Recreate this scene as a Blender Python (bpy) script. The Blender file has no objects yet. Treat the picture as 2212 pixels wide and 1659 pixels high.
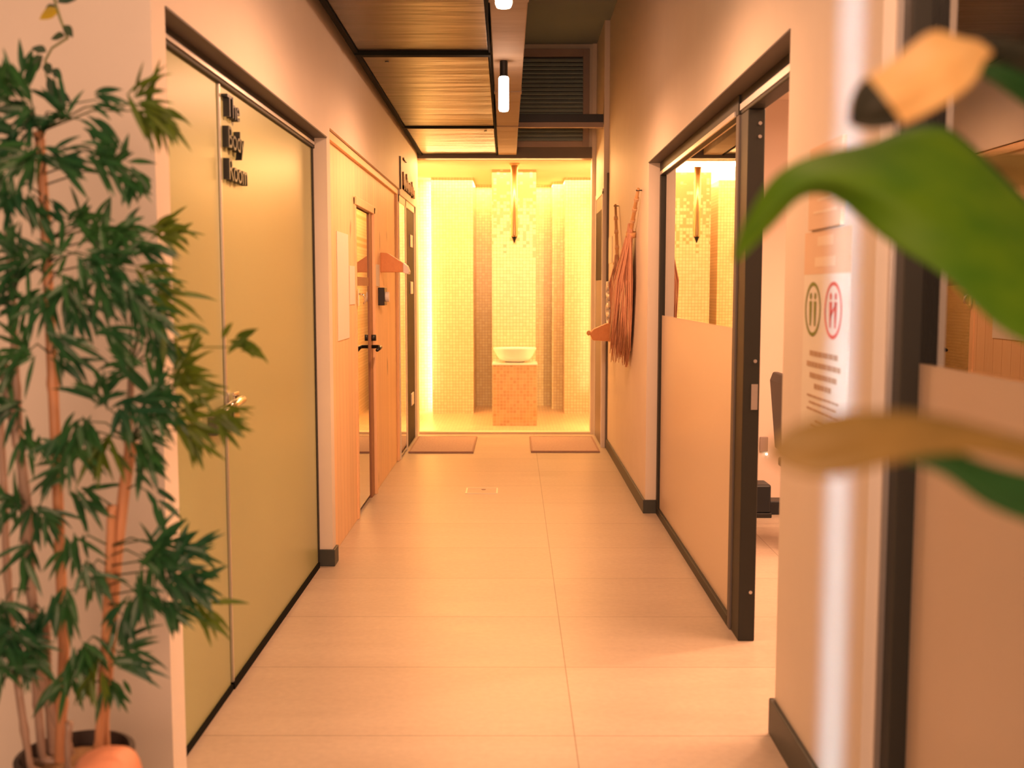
import bpy, math, random
from mathutils import Vector, Matrix
random.seed(11)
SC = bpy.context.scene
COL = SC.collection
PI = math.pi

# ------------------------------------------------------------------ camera
F_PX, PITCH, YAW, EYE = 2261.0, 0.0905, -0.0022, 1.4
cam_d = bpy.data.cameras.new('camera')
cam_d.sensor_width = 36.0
cam_d.lens = 36.0 * F_PX / 2212.0
cam_d.clip_start = 0.02
cam_d.dof.use_dof = True
cam_d.dof.focus_distance = 6.0
cam_d.dof.aperture_fstop = 2.6
cam = bpy.data.objects.new('camera', cam_d)
COL.objects.link(cam)
cam.location = (0, 0, EYE)
cam.rotation_euler = (PI / 2 - PITCH, 0, -YAW)
SC.camera = cam

# ------------------------------------------------------------------ view, world, large lights
SC.view_settings.view_transform = 'Standard'
SC.view_settings.look = 'None'
SC.view_settings.exposure = 1.0
SC.view_settings.gamma = 1.0
SC.view_settings.use_curve_mapping = False
W = bpy.data.worlds.new('world')
SC.world = W
W.use_nodes = True
W.node_tree.nodes['Background'].inputs[0].default_value = (1.0, 0.64, 0.42, 1)
W.node_tree.nodes['Background'].inputs[1].default_value = 0.10

def area(name, loc, aim, sx, sy, power, color, spread=PI):
    d = bpy.data.lights.new(name, 'AREA')
    d.shape = 'RECTANGLE'; d.size = sx; d.size_y = sy
    d.energy = power; d.color = color; d.spread = spread
    o = bpy.data.objects.new(name, d); COL.objects.link(o)
    o.location = loc
    o.rotation_euler = (Vector(aim) - Vector(loc)).to_track_quat('-Z', 'Y').to_euler()
    return o

STEAM = (1.0, 0.51, 0.18)
WARM = (1.0, 0.50, 0.24)
area('steam_ceiling_light', (-0.05, 11.50, 2.60), (-0.05, 11.50, 0), 1.9, 2.1, 72, STEAM)
area('steam_jamb_light_left', (-1.04, 10.30, 1.25), (-0.45, 12.0, 1.15), 0.10, 2.3, 13, STEAM)
area('steam_jamb_light_right', (0.90, 10.30, 1.25), (0.35, 12.0, 1.15), 0.10, 2.3, 12, STEAM)
area('steam_spill_fill', (-0.1, 10.24, 2.60), (-0.1, 9.2, 0.0), 1.5, 0.10, 15, STEAM)  # unseen fill behind the lintel, added to brighten the corridor floor
area('reception_light', (0.1, -2.3, 1.75), (-0.2, 3.0, 1.45), 2.6, 1.5, 72, (1.0, 0.53, 0.32))
area('reception_downlight', (0.30, 1.15, 2.66), (-0.75, 2.72, 1.1), 0.22, 0.22, 15, (1.0, 0.53, 0.32))
area('pier_streak_light', (-1.9, -0.5, 1.35), (0.83, 2.63, 1.35), 0.06, 2.9, 0.7, (0.55, 0.80, 1.0), math.radians(3))  # unseen narrow light, added to throw the cool streak on the right pier
area('side_room_light', (2.0, 4.4, 2.5), (2.0, 4.4, 0), 0.9, 2.2, 70, (1.0, 0.50, 0.27))

# ------------------------------------------------------------------ helpers
_R = Matrix(((math.cos(YAW), math.sin(YAW) * math.cos(PITCH), math.sin(YAW) * math.sin(PITCH)),
             (-math.sin(YAW), math.cos(YAW) * math.cos(PITCH), math.cos(YAW) * math.sin(PITCH)),
             (0, -math.sin(PITCH), math.cos(PITCH))))       # columns: right, forward, up

def at(x, y, Y):
    """the point at distance Y down the corridor that photograph point (x, y) measures"""
    d = _R @ Vector(((x - 1106) / F_PX, 1.0, (829.5 - y) / F_PX))
    return Vector((0, 0, EYE)) + d * (Y / d.y)

class MB:
    def __init__(self): self.v = []; self.f = []; self.smooth = False
    def add(self, vs, fs):
        n = len(self.v); self.v += [tuple(p) for p in vs]; self.f += [tuple(i + n for i in q) for q in fs]
        return self
    def box(self, x0, x1, y0, y1, z0, z1):
        return self.add([(x0,y0,z0),(x1,y0,z0),(x1,y1,z0),(x0,y1,z0),(x0,y0,z1),(x1,y0,z1),(x1,y1,z1),(x0,y1,z1)],
                 [(0,3,2,1),(4,5,6,7),(0,1,5,4),(1,2,6,5),(2,3,7,6),(3,0,4,7)])
    def prism(self, pts, off):
        """closed planar polygon pts (3-d) swept by vector off"""
        n = len(pts); off = Vector(off)
        vs = [Vector(p) for p in pts] + [Vector(p) + off for p in pts]
        fs = [tuple(range(n - 1, -1, -1)), tuple(range(n, 2 * n))]
        fs += [(i, (i + 1) % n, n + (i + 1) % n, n + i) for i in range(n)]
        return self.add(vs, fs)
    def tube(self, path, rad, sides=8, caps=True):
        path = [Vector(p) for p in path]
        if not isinstance(rad, (list, tuple)): rad = [rad] * len(path)
        vs, fs = [], []
        up = Vector((0.13, 0.31, 0.94))
        for i, p in enumerate(path):
            t = (path[min(i + 1, len(path) - 1)] - path[max(i - 1, 0)]).normalized()
            a = t.cross(up)
            if a.length < 1e-3: a = t.cross(Vector((1, 0, 0)))
            a.normalize(); b = t.cross(a)
            for k in range(sides):
                an = 2 * PI * k / sides
                vs.append(p + (a * math.cos(an) + b * math.sin(an)) * rad[i])
        for i in range(len(path) - 1):
            for k in range(sides):
                k2 = (k + 1) % sides
                fs.append((i * sides + k, i * sides + k2, (i + 1) * sides + k2, (i + 1) * sides + k))
        if caps:
            fs.append(tuple(range(sides - 1, -1, -1)))
            m = (len(path) - 1) * sides
            fs.append(tuple(range(m, m + sides)))
        return self.add(vs, fs)
    def lathe(self, prof, c, sides=28, sx=1.0, sy=1.0):
        vs, fs = [], []
        for r, z in prof:
            for k in range(sides):
                a = 2 * PI * k / sides
                vs.append((c[0] + r * sx * math.cos(a), c[1] + r * sy * math.sin(a), c[2] + z))
        n = len(prof)
        for i in range(n - 1):
            for k in range(sides):
                k2 = (k + 1) % sides
                fs.append((i * sides + k, i * sides + k2, (i + 1) * sides + k2, (i + 1) * sides + k))
        fs.append(tuple(range(sides - 1, -1, -1)))
        fs.append(tuple(range((n - 1) * sides, n * sides)))
        return self.add(vs, fs)
    def grid(self, rows):
        m = len(rows[0])
        vs = [p for r in rows for p in r]
        fs = [(i * m + j, i * m + j + 1, (i + 1) * m + j + 1, (i + 1) * m + j) for i in range(len(rows) - 1) for j in range(m - 1)]
        return self.add(vs, fs)
    def build(self, name, mat, parent=None, smooth=False, bevel=0.0, solid=0.0, sub=0):
        me = bpy.data.meshes.new(name)
        me.from_pydata(self.v, [], self.f); me.update()
        me.materials.append(mat)
        if smooth: me.polygons.foreach_set('use_smooth', [True] * len(me.polygons))
        o = bpy.data.objects.new(name, me); COL.objects.link(o)
        if parent is not None: attach(o, parent)
        if sub:
            s = o.modifiers.new('sub', 'SUBSURF'); s.levels = sub; s.render_levels = sub
        if solid:
            s = o.modifiers.new('solid', 'SOLIDIFY'); s.thickness = solid; s.offset = 0
        if bevel:
            b = o.modifiers.new('bevel', 'BEVEL'); b.width = bevel; b.segments = 2; b.limit_method = 'ANGLE'
        return o

def attach(o, parent):
    o.parent = parent
    p = parent; M = Matrix()
    while p is not None:
        M = p.matrix_basis @ M if p.parent is None else p.matrix_parent_inverse @ p.matrix_basis @ M
        p = p.parent
    o.matrix_parent_inverse = M.inverted()

def tag(o, label=None, cat=None, group=None, kind=None):
    if label: o['label'] = label
    if cat: o['category'] = cat
    if group: o['group'] = group
    if kind: o['kind'] = kind
    return o

def thing(name, label, cat, loc, group=None):
    o = bpy.data.objects.new(name, None); COL.objects.link(o)
    o.empty_display_size = 0.05; o.location = loc
    return tag(o, label, cat, group)

def struct(name, mb, mat, label=None, **k):
    o = mb.build(name, mat, **k)
    o['kind'] = 'structure'
    if label: o['label'] = label
    return o

def text_mb(body, size, depth):
    """the lettering as a mesh lying in its own x-y plane, depth along z"""
    c = bpy.data.curves.new('lettering', 'FONT'); c.body = body; c.size = size; c.extrude = depth / 2
    t = bpy.data.objects.new('lettering', c); COL.objects.link(t)
    dg = bpy.context.evaluated_depsgraph_get()
    me = bpy.data.meshes.new_from_object(t.evaluated_get(dg))
    mb = MB(); mb.add([v.co.copy() for v in me.vertices], [tuple(p.vertices) for p in me.polygons])
    bpy.data.objects.remove(t); bpy.data.curves.remove(c); bpy.data.meshes.remove(me)
    return mb

# ------------------------------------------------------------------ materials
def new_mat(name):
    m = bpy.data.materials.new(name); m.use_nodes = True
    nt = m.node_tree
    return m, nt, nt.nodes['Principled BSDF'], nt.nodes, nt.links

def pos_vec(nt, scale=(1, 1, 1), off=(0, 0, 0), order='xyz'):
    g = nt.nodes.new('ShaderNodeNewGeometry')
    mp = nt.nodes.new('ShaderNodeMapping')
    mp.inputs['Scale'].default_value = scale; mp.inputs['Location'].default_value = off
    if order == 'xyz':
        nt.links.new(g.outputs['Position'], mp.inputs['Vector'])
    else:
        s = nt.nodes.new('ShaderNodeSeparateXYZ'); c = nt.nodes.new('ShaderNodeCombineXYZ')
        nt.links.new(g.outputs['Position'], s.inputs[0])
        for i, ch in enumerate(order): nt.links.new(s.outputs['xyz'.index(ch)], c.inputs[i])
        nt.links.new(c.outputs[0], mp.inputs['Vector'])
    return mp.outputs['Vector']

def plain(name, col, rough=0.6, metal=0.0, var=0.08, nscale=12.0, bump=0.0, stretch=(1, 1, 1), spec=0.5):
    m, nt, b, N, L = new_mat(name)
    n = N.new('ShaderNodeTexNoise'); n.inputs['Scale'].default_value = nscale; n.inputs['Detail'].default_value = 5
    L.new(pos_vec(nt, stretch), n.inputs['Vector'])
    mx = N.new('ShaderNodeMixRGB')
    mx.inputs[1].default_value = tuple(c * (1 - var) for c in col) + (1,)
    mx.inputs[2].default_value = tuple(min(1, c * (1 + var)) for c in col) + (1,)
    L.new(n.outputs['Fac'], mx.inputs[0]); L.new(mx.outputs[0], b.inputs['Base Color'])
    b.inputs['Roughness'].default_value = rough; b.inputs['Metallic'].default_value = metal
    b.inputs['Specular IOR Level'].default_value = spec
    if bump:
        bp = N.new('ShaderNodeBump'); bp.inputs['Strength'].default_value = bump; bp.inputs['Distance'].default_value = 0.004
        L.new(n.outputs['Fac'], bp.inputs['Height']); L.new(bp.outputs[0], b.inputs['Normal'])
    return m

def emit(name, col, strength):
    m, nt, b, N, L = new_mat(name)
    b.inputs['Base Color'].default_value = (0.9, 0.9, 0.9, 1)
    b.inputs['Emission Color'].default_value = tuple(col) + (1,)
    b.inputs['Emission Strength'].default_value = strength
    return m

def glow_glass(name, col, strength):
    """clear lamp glass that glows and lets the lamp inside shine through"""
    m, nt, b, N, L = new_mat(name); N.remove(b)
    e = N.new('ShaderNodeEmission'); e.inputs['Color'].default_value = tuple(col) + (1,); e.inputs['Strength'].default_value = strength
    t = N.new('ShaderNodeBsdfTransparent'); a = N.new('ShaderNodeAddShader')
    L.new(e.outputs[0], a.inputs[0]); L.new(t.outputs[0], a.inputs[1]); L.new(a.outputs[0], N['Material Output'].inputs['Surface'])
    return m

def mosaic(name, c1, c2, grout, order, tile=0.034, rough=0.18, bump=0.35):
    m, nt, b, N, L = new_mat(name)
    br = N.new('ShaderNodeTexBrick'); br.offset = 0.0; br.squash = 1.0
    br.inputs['Color1'].default_value = c1 + (1,); br.inputs['Color2'].default_value = c2 + (1,)
    br.inputs['Mortar'].default_value = grout + (1,)
    br.inputs['Scale'].default_value = 1.0; br.inputs['Brick Width'].default_value = tile
    br.inputs['Row Height'].default_value = tile; br.inputs['Mortar Size'].default_value = tile * 0.07
    L.new(pos_vec(nt, off=(0.013, 0.007, 0), order=order), br.inputs['Vector'])
    L.new(br.outputs['Color'], b.inputs['Base Color'])
    b.inputs['Roughness'].default_value = rough
    n = N.new('ShaderNodeTexVoronoi'); n.inputs['Scale'].default_value = 1 / tile
    L.new(pos_vec(nt), n.inputs['Vector'])
    ad = N.new('ShaderNodeMixRGB'); ad.inputs[0].default_value = 0.5
    L.new(br.outputs['Fac'], ad.inputs[1]); L.new(n.outputs['Distance'], ad.inputs[2])
    bp = N.new('ShaderNodeBump'); bp.invert = True
    bp.inputs['Strength'].default_value = bump; bp.inputs['Distance'].default_value = 0.003
    L.new(ad.outputs[0], bp.inputs['Height']); L.new(bp.outputs[0], b.inputs['Normal'])
    return m

def wood(name, c1, c2, board=0.1, rough=0.5, axis='yzx', grain=1.0):
    """vertical boards: first letter of axis runs across the boards, second along"""
    m, nt, b, N, L = new_mat(name)
    n = N.new('ShaderNodeTexNoise'); n.inputs['Scale'].default_value = 9; n.inputs['Detail'].default_value = 6
    n.inputs['Distortion'].default_value = 1.2
    L.new(pos_vec(nt, (4.5 * grain, 0.5, 4), order=axis), n.inputs['Vector'])
    mx = N.new('ShaderNodeMixRGB'); mx.inputs[1].default_value = c1 + (1,); mx.inputs[2].default_value = c2 + (1,)
    L.new(n.outputs['Fac'], mx.inputs[0])
    out = mx.outputs[0]
    if board:
        k = N.new('ShaderNodeTexNoise'); k.inputs['Scale'].default_value = 3.2; k.inputs['Detail'].default_value = 1
        L.new(pos_vec(nt, (2.2, 1.0, 1), order=axis), k.inputs['Vector'])
        kr = N.new('ShaderNodeMapRange'); kr.inputs['From Min'].default_value = 0.72; kr.inputs['From Max'].default_value = 0.78
        L.new(k.outputs['Fac'], kr.inputs['Value'])
        km = N.new('ShaderNodeMixRGB'); km.inputs[2].default_value = tuple(c * 0.5 for c in c1) + (1,)
        L.new(kr.outputs[0], km.inputs[0]); L.new(out, km.inputs[1])
        br = N.new('ShaderNodeTexBrick'); br.offset = 0
        br.inputs['Scale'].default_value = 1; br.inputs['Brick Width'].default_value = board
        br.inputs['Row Height'].default_value = 50; br.inputs['Mortar Size'].default_value = 0.0022
        br.inputs['Color1'].default_value = (1, 1, 1, 1); br.inputs['Color2'].default_value = (0.90, 0.90, 0.90, 1)
        br.inputs['Mortar'].default_value = (0.62, 0.55, 0.5, 1)
        L.new(pos_vec(nt, off=(0.02, 0, 0), order=axis), br.inputs['Vector'])
        ml = N.new('ShaderNodeMixRGB'); ml.blend_type = 'MULTIPLY'; ml.inputs[0].default_value = 1
        L.new(km.outputs[0], ml.inputs[1]); L.new(br.outputs['Color'], ml.inputs[2]); out = ml.outputs[0]
        bp = N.new('ShaderNodeBump'); bp.inputs['Strength'].default_value = 0.4; bp.inputs['Distance'].default_value = 0.004
        bp.invert = True
        L.new(br.outputs['Fac'], bp.inputs['Height']); L.new(bp.outputs[0], b.inputs['Normal'])
    L.new(out, b.inputs['Base Color'])
    b.inputs['Roughness'].default_value = rough
    return m

def leaf_mat(name, c1, c2, trans=0.35, rough=0.4, scale=30, stretch=(1, 1, 1)):
    m, nt, b, N, L = new_mat(name)
    n = N.new('ShaderNodeTexNoise'); n.inputs['Scale'].default_value = scale; n.inputs['Detail'].default_value = 3
    L.new(pos_vec(nt, stretch), n.inputs['Vector'])
    mx = N.new('ShaderNodeMixRGB'); mx.inputs[1].default_value = c1 + (1,); mx.inputs[2].default_value = c2 + (1,)
    rg = N.new('ShaderNodeMapRange'); rg.inputs['From Min'].default_value = 0.35; rg.inputs['From Max'].default_value = 0.65
    L.new(n.outputs['Fac'], rg.inputs['Value'])
    L.new(rg.outputs[0], mx.inputs[0]); L.new(mx.outputs[0], b.inputs['Base Color'])
    b.inputs['Roughness'].default_value = rough
    t = N.new('ShaderNodeBsdfTranslucent'); L.new(mx.outputs[0], t.inputs['Color'])
    ms = N.new('ShaderNodeMixShader'); ms.inputs[0].default_value = trans
    out = N['Material Output']
    L.new(b.outputs[0], ms.inputs[1]); L.new(t.outputs[0], ms.inputs[2]); L.new(ms.outputs[0], out.inputs['Surface'])
    return m

def glass(name, tint=(0.9, 0.88, 0.82), ior=1.52, rough=0.0, faces=2):
    """architectural pane: the joint Fresnel reflection of its glass faces over clear transmission"""
    m, nt, b, N, L = new_mat(name)
    N.remove(b)
    fr = N.new('ShaderNodeFresnel'); fr.inputs['IOR'].default_value = ior
    gl = N.new('ShaderNodeBsdfGlossy'); gl.inputs['Roughness'].default_value = rough
    gl.inputs['Color'].default_value = (1, 1, 1, 1)
    tr = N.new('ShaderNodeBsdfTransparent'); tr.inputs['Color'].default_value = tint + (1,)
    ms = N.new('ShaderNodeMixShader')
    mu = N.new('ShaderNodeMath'); mu.operation = 'MULTIPLY'; mu.inputs[1].default_value = faces; L.new(fr.outputs[0], mu.inputs[0])
    ma = N.new('ShaderNodeMath'); ma.operation = 'MULTIPLY_ADD'; ma.inputs[1].default_value = faces - 1; ma.inputs[2].default_value = 1; L.new(fr.outputs[0], ma.inputs[0])
    dv = N.new('ShaderNodeMath'); dv.operation = 'DIVIDE'; L.new(mu.outputs[0], dv.inputs[0]); L.new(ma.outputs[0], dv.inputs[1])
    L.new(dv.outputs[0], ms.inputs[0]); L.new(tr.outputs[0], ms.inputs[1]); L.new(gl.outputs[0], ms.inputs[2])
    L.new(ms.outputs[0], N['Material Output'].inputs['Surface'])
    return m

def floor_mat():
    m, nt, b, N, L = new_mat('porcelain_floor_tile')
    n = N.new('ShaderNodeTexNoise'); n.inputs['Scale'].default_value = 2.0; n.inputs['Detail'].default_value = 6
    L.new(pos_vec(nt, (0.7, 4.0, 1)), n.inputs['Vector'])
    n2 = N.new('ShaderNodeTexNoise'); n2.inputs['Scale'].default_value = 40; n2.inputs['Detail'].default_value = 3
    L.new(pos_vec(nt), n2.inputs['Vector'])
    mx = N.new('ShaderNodeMixRGB')
    mx.inputs[1].default_value = (0.42, 0.34, 0.27, 1); mx.inputs[2].default_value = (0.57, 0.48, 0.385, 1)
    L.new(n.outputs['Fac'], mx.inputs[0])
    m2 = N.new('ShaderNodeMixRGB'); m2.blend_type = 'OVERLAY'; m2.inputs[0].default_value = 0.12
    L.new(mx.outputs[0], m2.inputs[1]); L.new(n2.outputs['Fac'], m2.inputs[2])
    br = N.new('ShaderNodeTexBrick'); br.offset = 0
    br.inputs['Scale'].default_value = 1; br.inputs['Brick Width'].default_value = 1.2; br.inputs['Row Height'].default_value = 0.6
    br.inputs['Mortar Size'].default_value = 0.0022
    br.inputs['Color1'].default_value = (1, 1, 1, 1); br.inputs['Color2'].default_value = (0.93, 0.93, 0.92, 1)
    br.inputs['Mortar'].default_value = (0.55, 0.5, 0.45, 1)
    L.new(pos_vec(nt, off=(1.2 - 0.19, -3.18 + 6.0, 0)), br.inputs['Vector'])
    ml = N.new('ShaderNodeMixRGB'); ml.blend_type = 'MULTIPLY'; ml.inputs[0].default_value = 1
    L.new(m2.outputs[0], ml.inputs[1]); L.new(br.outputs['Color'], ml.inputs[2])
    L.new(ml.outputs[0], b.inputs['Base Color'])
    rr = N.new('ShaderNodeMapRange'); rr.inputs['To Min'].default_value = 0.30; rr.inputs['To Max'].default_value = 0.46
    L.new(n.outputs['Fac'], rr.inputs['Value']); L.new(rr.outputs[0], b.inputs['Roughness'])
    bp = N.new('ShaderNodeBump'); bp.invert = True; bp.inputs['Strength'].default_value = 0.3; bp.inputs['Distance'].default_value = 0.002
    L.new(br.outputs['Fac'], bp.inputs['Height']); L.new(bp.outputs[0], b.inputs['Normal'])
    return m

def galvanised(name, col, along, rough=0.42, metal=0.85):
    """thin sheet metal, rippled across its length"""
    m, nt, b, N, L = new_mat(name)
    n = N.new('ShaderNodeTexNoise'); n.inputs['Scale'].default_value = 3.0; n.inputs['Detail'].default_value = 4
    L.new(pos_vec(nt, (0.35, 2.6 if along else 1.5, 1)), n.inputs['Vector'])
    mx = N.new('ShaderNodeMixRGB')
    mx.inputs[1].default_value = tuple(c * 0.72 for c in col) + (1,); mx.inputs[2].default_value = tuple(min(1, c * 1.25) for c in col) + (1,)
    L.new(n.outputs['Fac'], mx.inputs[0]); L.new(mx.outputs[0], b.inputs['Base Color'])
    b.inputs['Metallic'].default_value = metal; b.inputs['Roughness'].default_value = rough
    bp = N.new('ShaderNodeBump'); bp.inputs['Strength'].default_value = 0.5; bp.inputs['Distance'].default_value = 0.02
    L.new(n.outputs['Fac'], bp.inputs['Height']); L.new(bp.outputs[0], b.inputs['Normal'])
    return m

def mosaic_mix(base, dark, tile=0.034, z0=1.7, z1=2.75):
    """the cream mosaic with darker tiles strewn in, more of them the higher up"""
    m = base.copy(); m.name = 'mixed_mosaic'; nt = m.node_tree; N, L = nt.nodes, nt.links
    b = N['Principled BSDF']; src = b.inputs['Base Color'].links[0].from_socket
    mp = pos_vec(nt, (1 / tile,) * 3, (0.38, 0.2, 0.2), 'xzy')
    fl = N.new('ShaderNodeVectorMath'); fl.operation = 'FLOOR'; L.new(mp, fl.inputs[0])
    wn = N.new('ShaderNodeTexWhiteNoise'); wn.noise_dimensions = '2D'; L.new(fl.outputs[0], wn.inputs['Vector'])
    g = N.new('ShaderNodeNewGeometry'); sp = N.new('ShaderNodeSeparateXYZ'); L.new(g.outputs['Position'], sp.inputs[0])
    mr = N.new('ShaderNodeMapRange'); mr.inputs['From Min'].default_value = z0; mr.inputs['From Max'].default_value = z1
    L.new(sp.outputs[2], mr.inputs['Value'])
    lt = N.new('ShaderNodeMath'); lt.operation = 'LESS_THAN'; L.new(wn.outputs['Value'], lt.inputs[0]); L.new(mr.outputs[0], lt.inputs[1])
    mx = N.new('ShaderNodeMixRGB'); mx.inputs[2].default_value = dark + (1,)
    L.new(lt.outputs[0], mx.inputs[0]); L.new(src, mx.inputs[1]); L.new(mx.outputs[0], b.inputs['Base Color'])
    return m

M = dict(
    wall=plain('wall_paint', (0.76, 0.68, 0.59), 0.62, var=0.04, nscale=5, bump=0.06),
    ceil=plain('ceiling_paint', (0.19, 0.26, 0.30), 0.8, var=0.05, nscale=3),
    floor=floor_mat(),
    skirt=plain('dark_skirting', (0.045, 0.05, 0.045), 0.5),
    olive=plain('olive_door_lacquer', (0.35, 0.37, 0.18), 0.34, var=0.03, nscale=2),
    frame=plain('bronze_grey_frame', (0.032, 0.032, 0.027), 0.5, var=0.05, spec=0.25),
    soffit=plain('grey_brown_lining', (0.125, 0.108, 0.098), 0.6, var=0.05),
    alu=plain('brushed_aluminium', (0.62, 0.58, 0.55), 0.32, metal=0.8, var=0.05, nscale=40),
    gold=plain('brushed_gold', (0.62, 0.42, 0.20), 0.3, metal=0.55, var=0.02),
    chrome=plain('polished_chrome', (0.80, 0.75, 0.66), 0.10, metal=1.0, var=0.02),
    black=plain('satin_black', (0.012, 0.013, 0.014), 0.35),
    blackm=plain('matte_black', (0.010, 0.011, 0.009), 0.9, spec=0.08),
    spruce=wood('spruce_boards', (0.92, 0.58, 0.31), (0.98, 0.72, 0.43), 0.11),
    spruce_trim=wood('spruce_trim', (0.86, 0.52, 0.27), (0.95, 0.66, 0.38), 0),
    jamb=wood('brown_jamb', (0.26, 0.12, 0.055), (0.36, 0.17, 0.08), 0),
    orange_wood=wood('alder_wood', (0.62, 0.25, 0.09), (0.78, 0.36, 0.14), 0, axis='xyz'),
    mos_y=mosaic('cream_mosaic_facing', (0.80, 0.63, 0.42), (0.72, 0.55, 0.34), (0.50, 0.37, 0.22), 'xzy'),
    mos_x=mosaic('cream_mosaic_side', (0.80, 0.63, 0.42), (0.72, 0.55, 0.34), (0.50, 0.37, 0.22), 'yzx'),
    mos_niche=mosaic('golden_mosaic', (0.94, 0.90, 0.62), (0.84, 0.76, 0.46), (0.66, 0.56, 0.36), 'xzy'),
    mos_floor=mosaic('floor_mosaic', (0.80, 0.60, 0.38), (0.70, 0.50, 0.28), (0.52, 0.40, 0.26), 'xyz', rough=0.3),
    mos_dark=mosaic('copper_mosaic', (0.62, 0.40, 0.20), (0.46, 0.28, 0.12), (0.66, 0.46, 0.28), 'xzy'),
    steamwall=plain('steam_plaster', (0.84, 0.68, 0.50), 0.6, var=0.03),
    ceramic=plain('white_ceramic', (0.86, 0.82, 0.74), 0.15, var=0.02),
    tube=glow_glass('lamp_tube', (1.0, 0.62, 0.42), 9.0),
    led=emit('led_strip', (1.0, 0.66, 0.24), 60.0),
    down=emit('downlight_lens', (1.0, 0.75, 0.5), 30.0),
    duct=galvanised('duct_sheet', (0.042, 0.044, 0.044), True, 0.36),
    tray=galvanised('tray_sheet', (0.30, 0.25, 0.20), False, 0.75, 0.15),
    louvre=plain('dark_louvre', (0.36, 0.46, 0.46), 0.45),
    louvre_frame=plain('mauve_grey_frame', (0.30, 0.24, 0.22), 0.5),
    paper=plain('paper', (0.82, 0.78, 0.68), 0.7, var=0.02),
    paper_tan=plain('tan_paper', (0.78, 0.56, 0.38), 0.7, var=0.02),
    ink=plain('brown_ink', (0.50, 0.34, 0.22), 0.7),
    ink_soft=plain('pale_print', (0.85, 0.70, 0.52), 0.7),
    green_ink=plain('green_ink', (0.22, 0.26, 0.04), 0.7),
    red_ink=plain('red_ink', (0.70, 0.14, 0.10), 0.7),
    glass=glass('window_glass', faces=4),
    sauna_glass=glass('bronze_glass', tint=(0.12, 0.085, 0.05), faces=4),
    dark_glass=plain('dark_glazing', (0.01, 0.012, 0.014), 0.55, spec=0.1),
    greydoor=plain('grey_door', (0.23, 0.20, 0.18), 0.45),
    darkdoor=plain('dark_door_edge', (0.030, 0.034, 0.026), 0.6, spec=0.2),
    white=plain('white_plastic', (0.80, 0.76, 0.72), 0.4),
    mat_w=plain('woven_mat', (0.46, 0.33, 0.29), 0.9, var=0.25, nscale=60, bump=0.8),
    mat_e=plain('mat_edge', (0.36, 0.23, 0.19), 0.9, var=0.2, nscale=60),
    straw=plain('dried_bristle', (0.64, 0.33, 0.20), 0.85, var=0.35, nscale=35, stretch=(1, 1, 0.15), bump=0.6),
    straw_l=plain('pale_bristle', (0.78, 0.52, 0.30), 0.8, var=0.25, nscale=50, stretch=(1, 1, 0.2)),
    handle_w=wood('broom_handle_wood', (0.66, 0.36, 0.14), (0.82, 0.50, 0.24), 0, axis='xzy'),
    pot=plain('dark_planter', (0.045, 0.032, 0.028), 0.6, var=0.15),
    pot2=plain('stone_planter', (0.25, 0.22, 0.2), 0.7, var=0.15),
    soil=plain('potting_bark', (0.32, 0.19, 0.09), 0.95, var=0.5, nscale=50, bump=1.0),
    cane=wood('bamboo_cane', (0.42, 0.19, 0.09), (0.62, 0.31, 0.16), 0, axis='xzy', rough=0.38),
    cane_pale=wood('pale_bamboo_cane', (0.30, 0.20, 0.15), (0.44, 0.31, 0.24), 0, axis='xzy', rough=0.38),
    bleaf=leaf_mat('bamboo_leaf', (0.013, 0.078, 0.032), (0.034, 0.13, 0.032), 0.28, 0.35, 9),
    bleaf_y=leaf_mat('young_bamboo_leaf', (0.065, 0.13, 0.012), (0.12, 0.18, 0.018), 0.4, 0.4, 14),
    twig=plain('bamboo_twig', (0.20, 0.15, 0.05), 0.6),
    vine=leaf_mat('vine_leaf', (0.03, 0.07, 0.045), (0.06, 0.10, 0.05), 0.3, 0.4, 14),
    vine_y=leaf_mat('yellow_vine_leaf', (0.42, 0.32, 0.02), (0.5, 0.38, 0.04), 0.3, 0.4, 14),
    bigleaf=leaf_mat('broad_green_leaf', (0.075, 0.23, 0.002), (0.125, 0.29, 0.002), 0.42, 0.65, 26, (0.4, 1, 1)),
    deepleaf=leaf_mat('deep_green_leaf', (0.007, 0.068, 0.009), (0.014, 0.095, 0.012), 0.22, 0.6, 26, (0.4, 1, 1)),
    palegreen=leaf_mat('pale_olive_leaf', (0.24, 0.165, 0.045), (0.32, 0.215, 0.06), 0.3, 0.45, 20),
    cream=leaf_mat('cream_leaf', (0.86, 0.60, 0.24), (0.92, 0.70, 0.32), 0.35, 0.5, 20),
    browntip=leaf_mat('withered_tip', (0.015, 0.02, 0.012), (0.03, 0.03, 0.015), 0.2, 0.6, 20),
    stem=plain('plant_stem', (0.14, 0.17, 0.05), 0.5),
    salt=plain('orange_salt_rock', (0.80, 0.30, 0.16), 0.5, var=0.35, nscale=9, bump=0.5),
    stool=wood('stool_wood', (0.20, 0.11, 0.06), (0.30, 0.17, 0.09), 0),
    navy=plain('navy_black_plastic', (0.008, 0.012, 0.018), 0.4),
)
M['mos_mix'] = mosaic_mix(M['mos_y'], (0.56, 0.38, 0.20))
def frosted():
    m, nt, b, N, L = new_mat('frosted_film')
    b.inputs['Base Color'].default_value = (0.72, 0.62, 0.50, 1)
    b.inputs['Roughness'].default_value = 0.30
    b.inputs['Specular IOR Level'].default_value = 0.6
    t = N.new('ShaderNodeBsdfTranslucent'); t.inputs['Color'].default_value = (0.75, 0.66, 0.55, 1)
    ms = N.new('ShaderNodeMixShader'); ms.inputs[0].default_value = 0.35
    L.new(b.outputs[0], ms.inputs[1]); L.new(t.outputs[0], ms.inputs[2])
    L.new(ms.outputs[0], N['Material Output'].inputs['Surface'])
    return m
M['frost'] = frosted()

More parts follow.
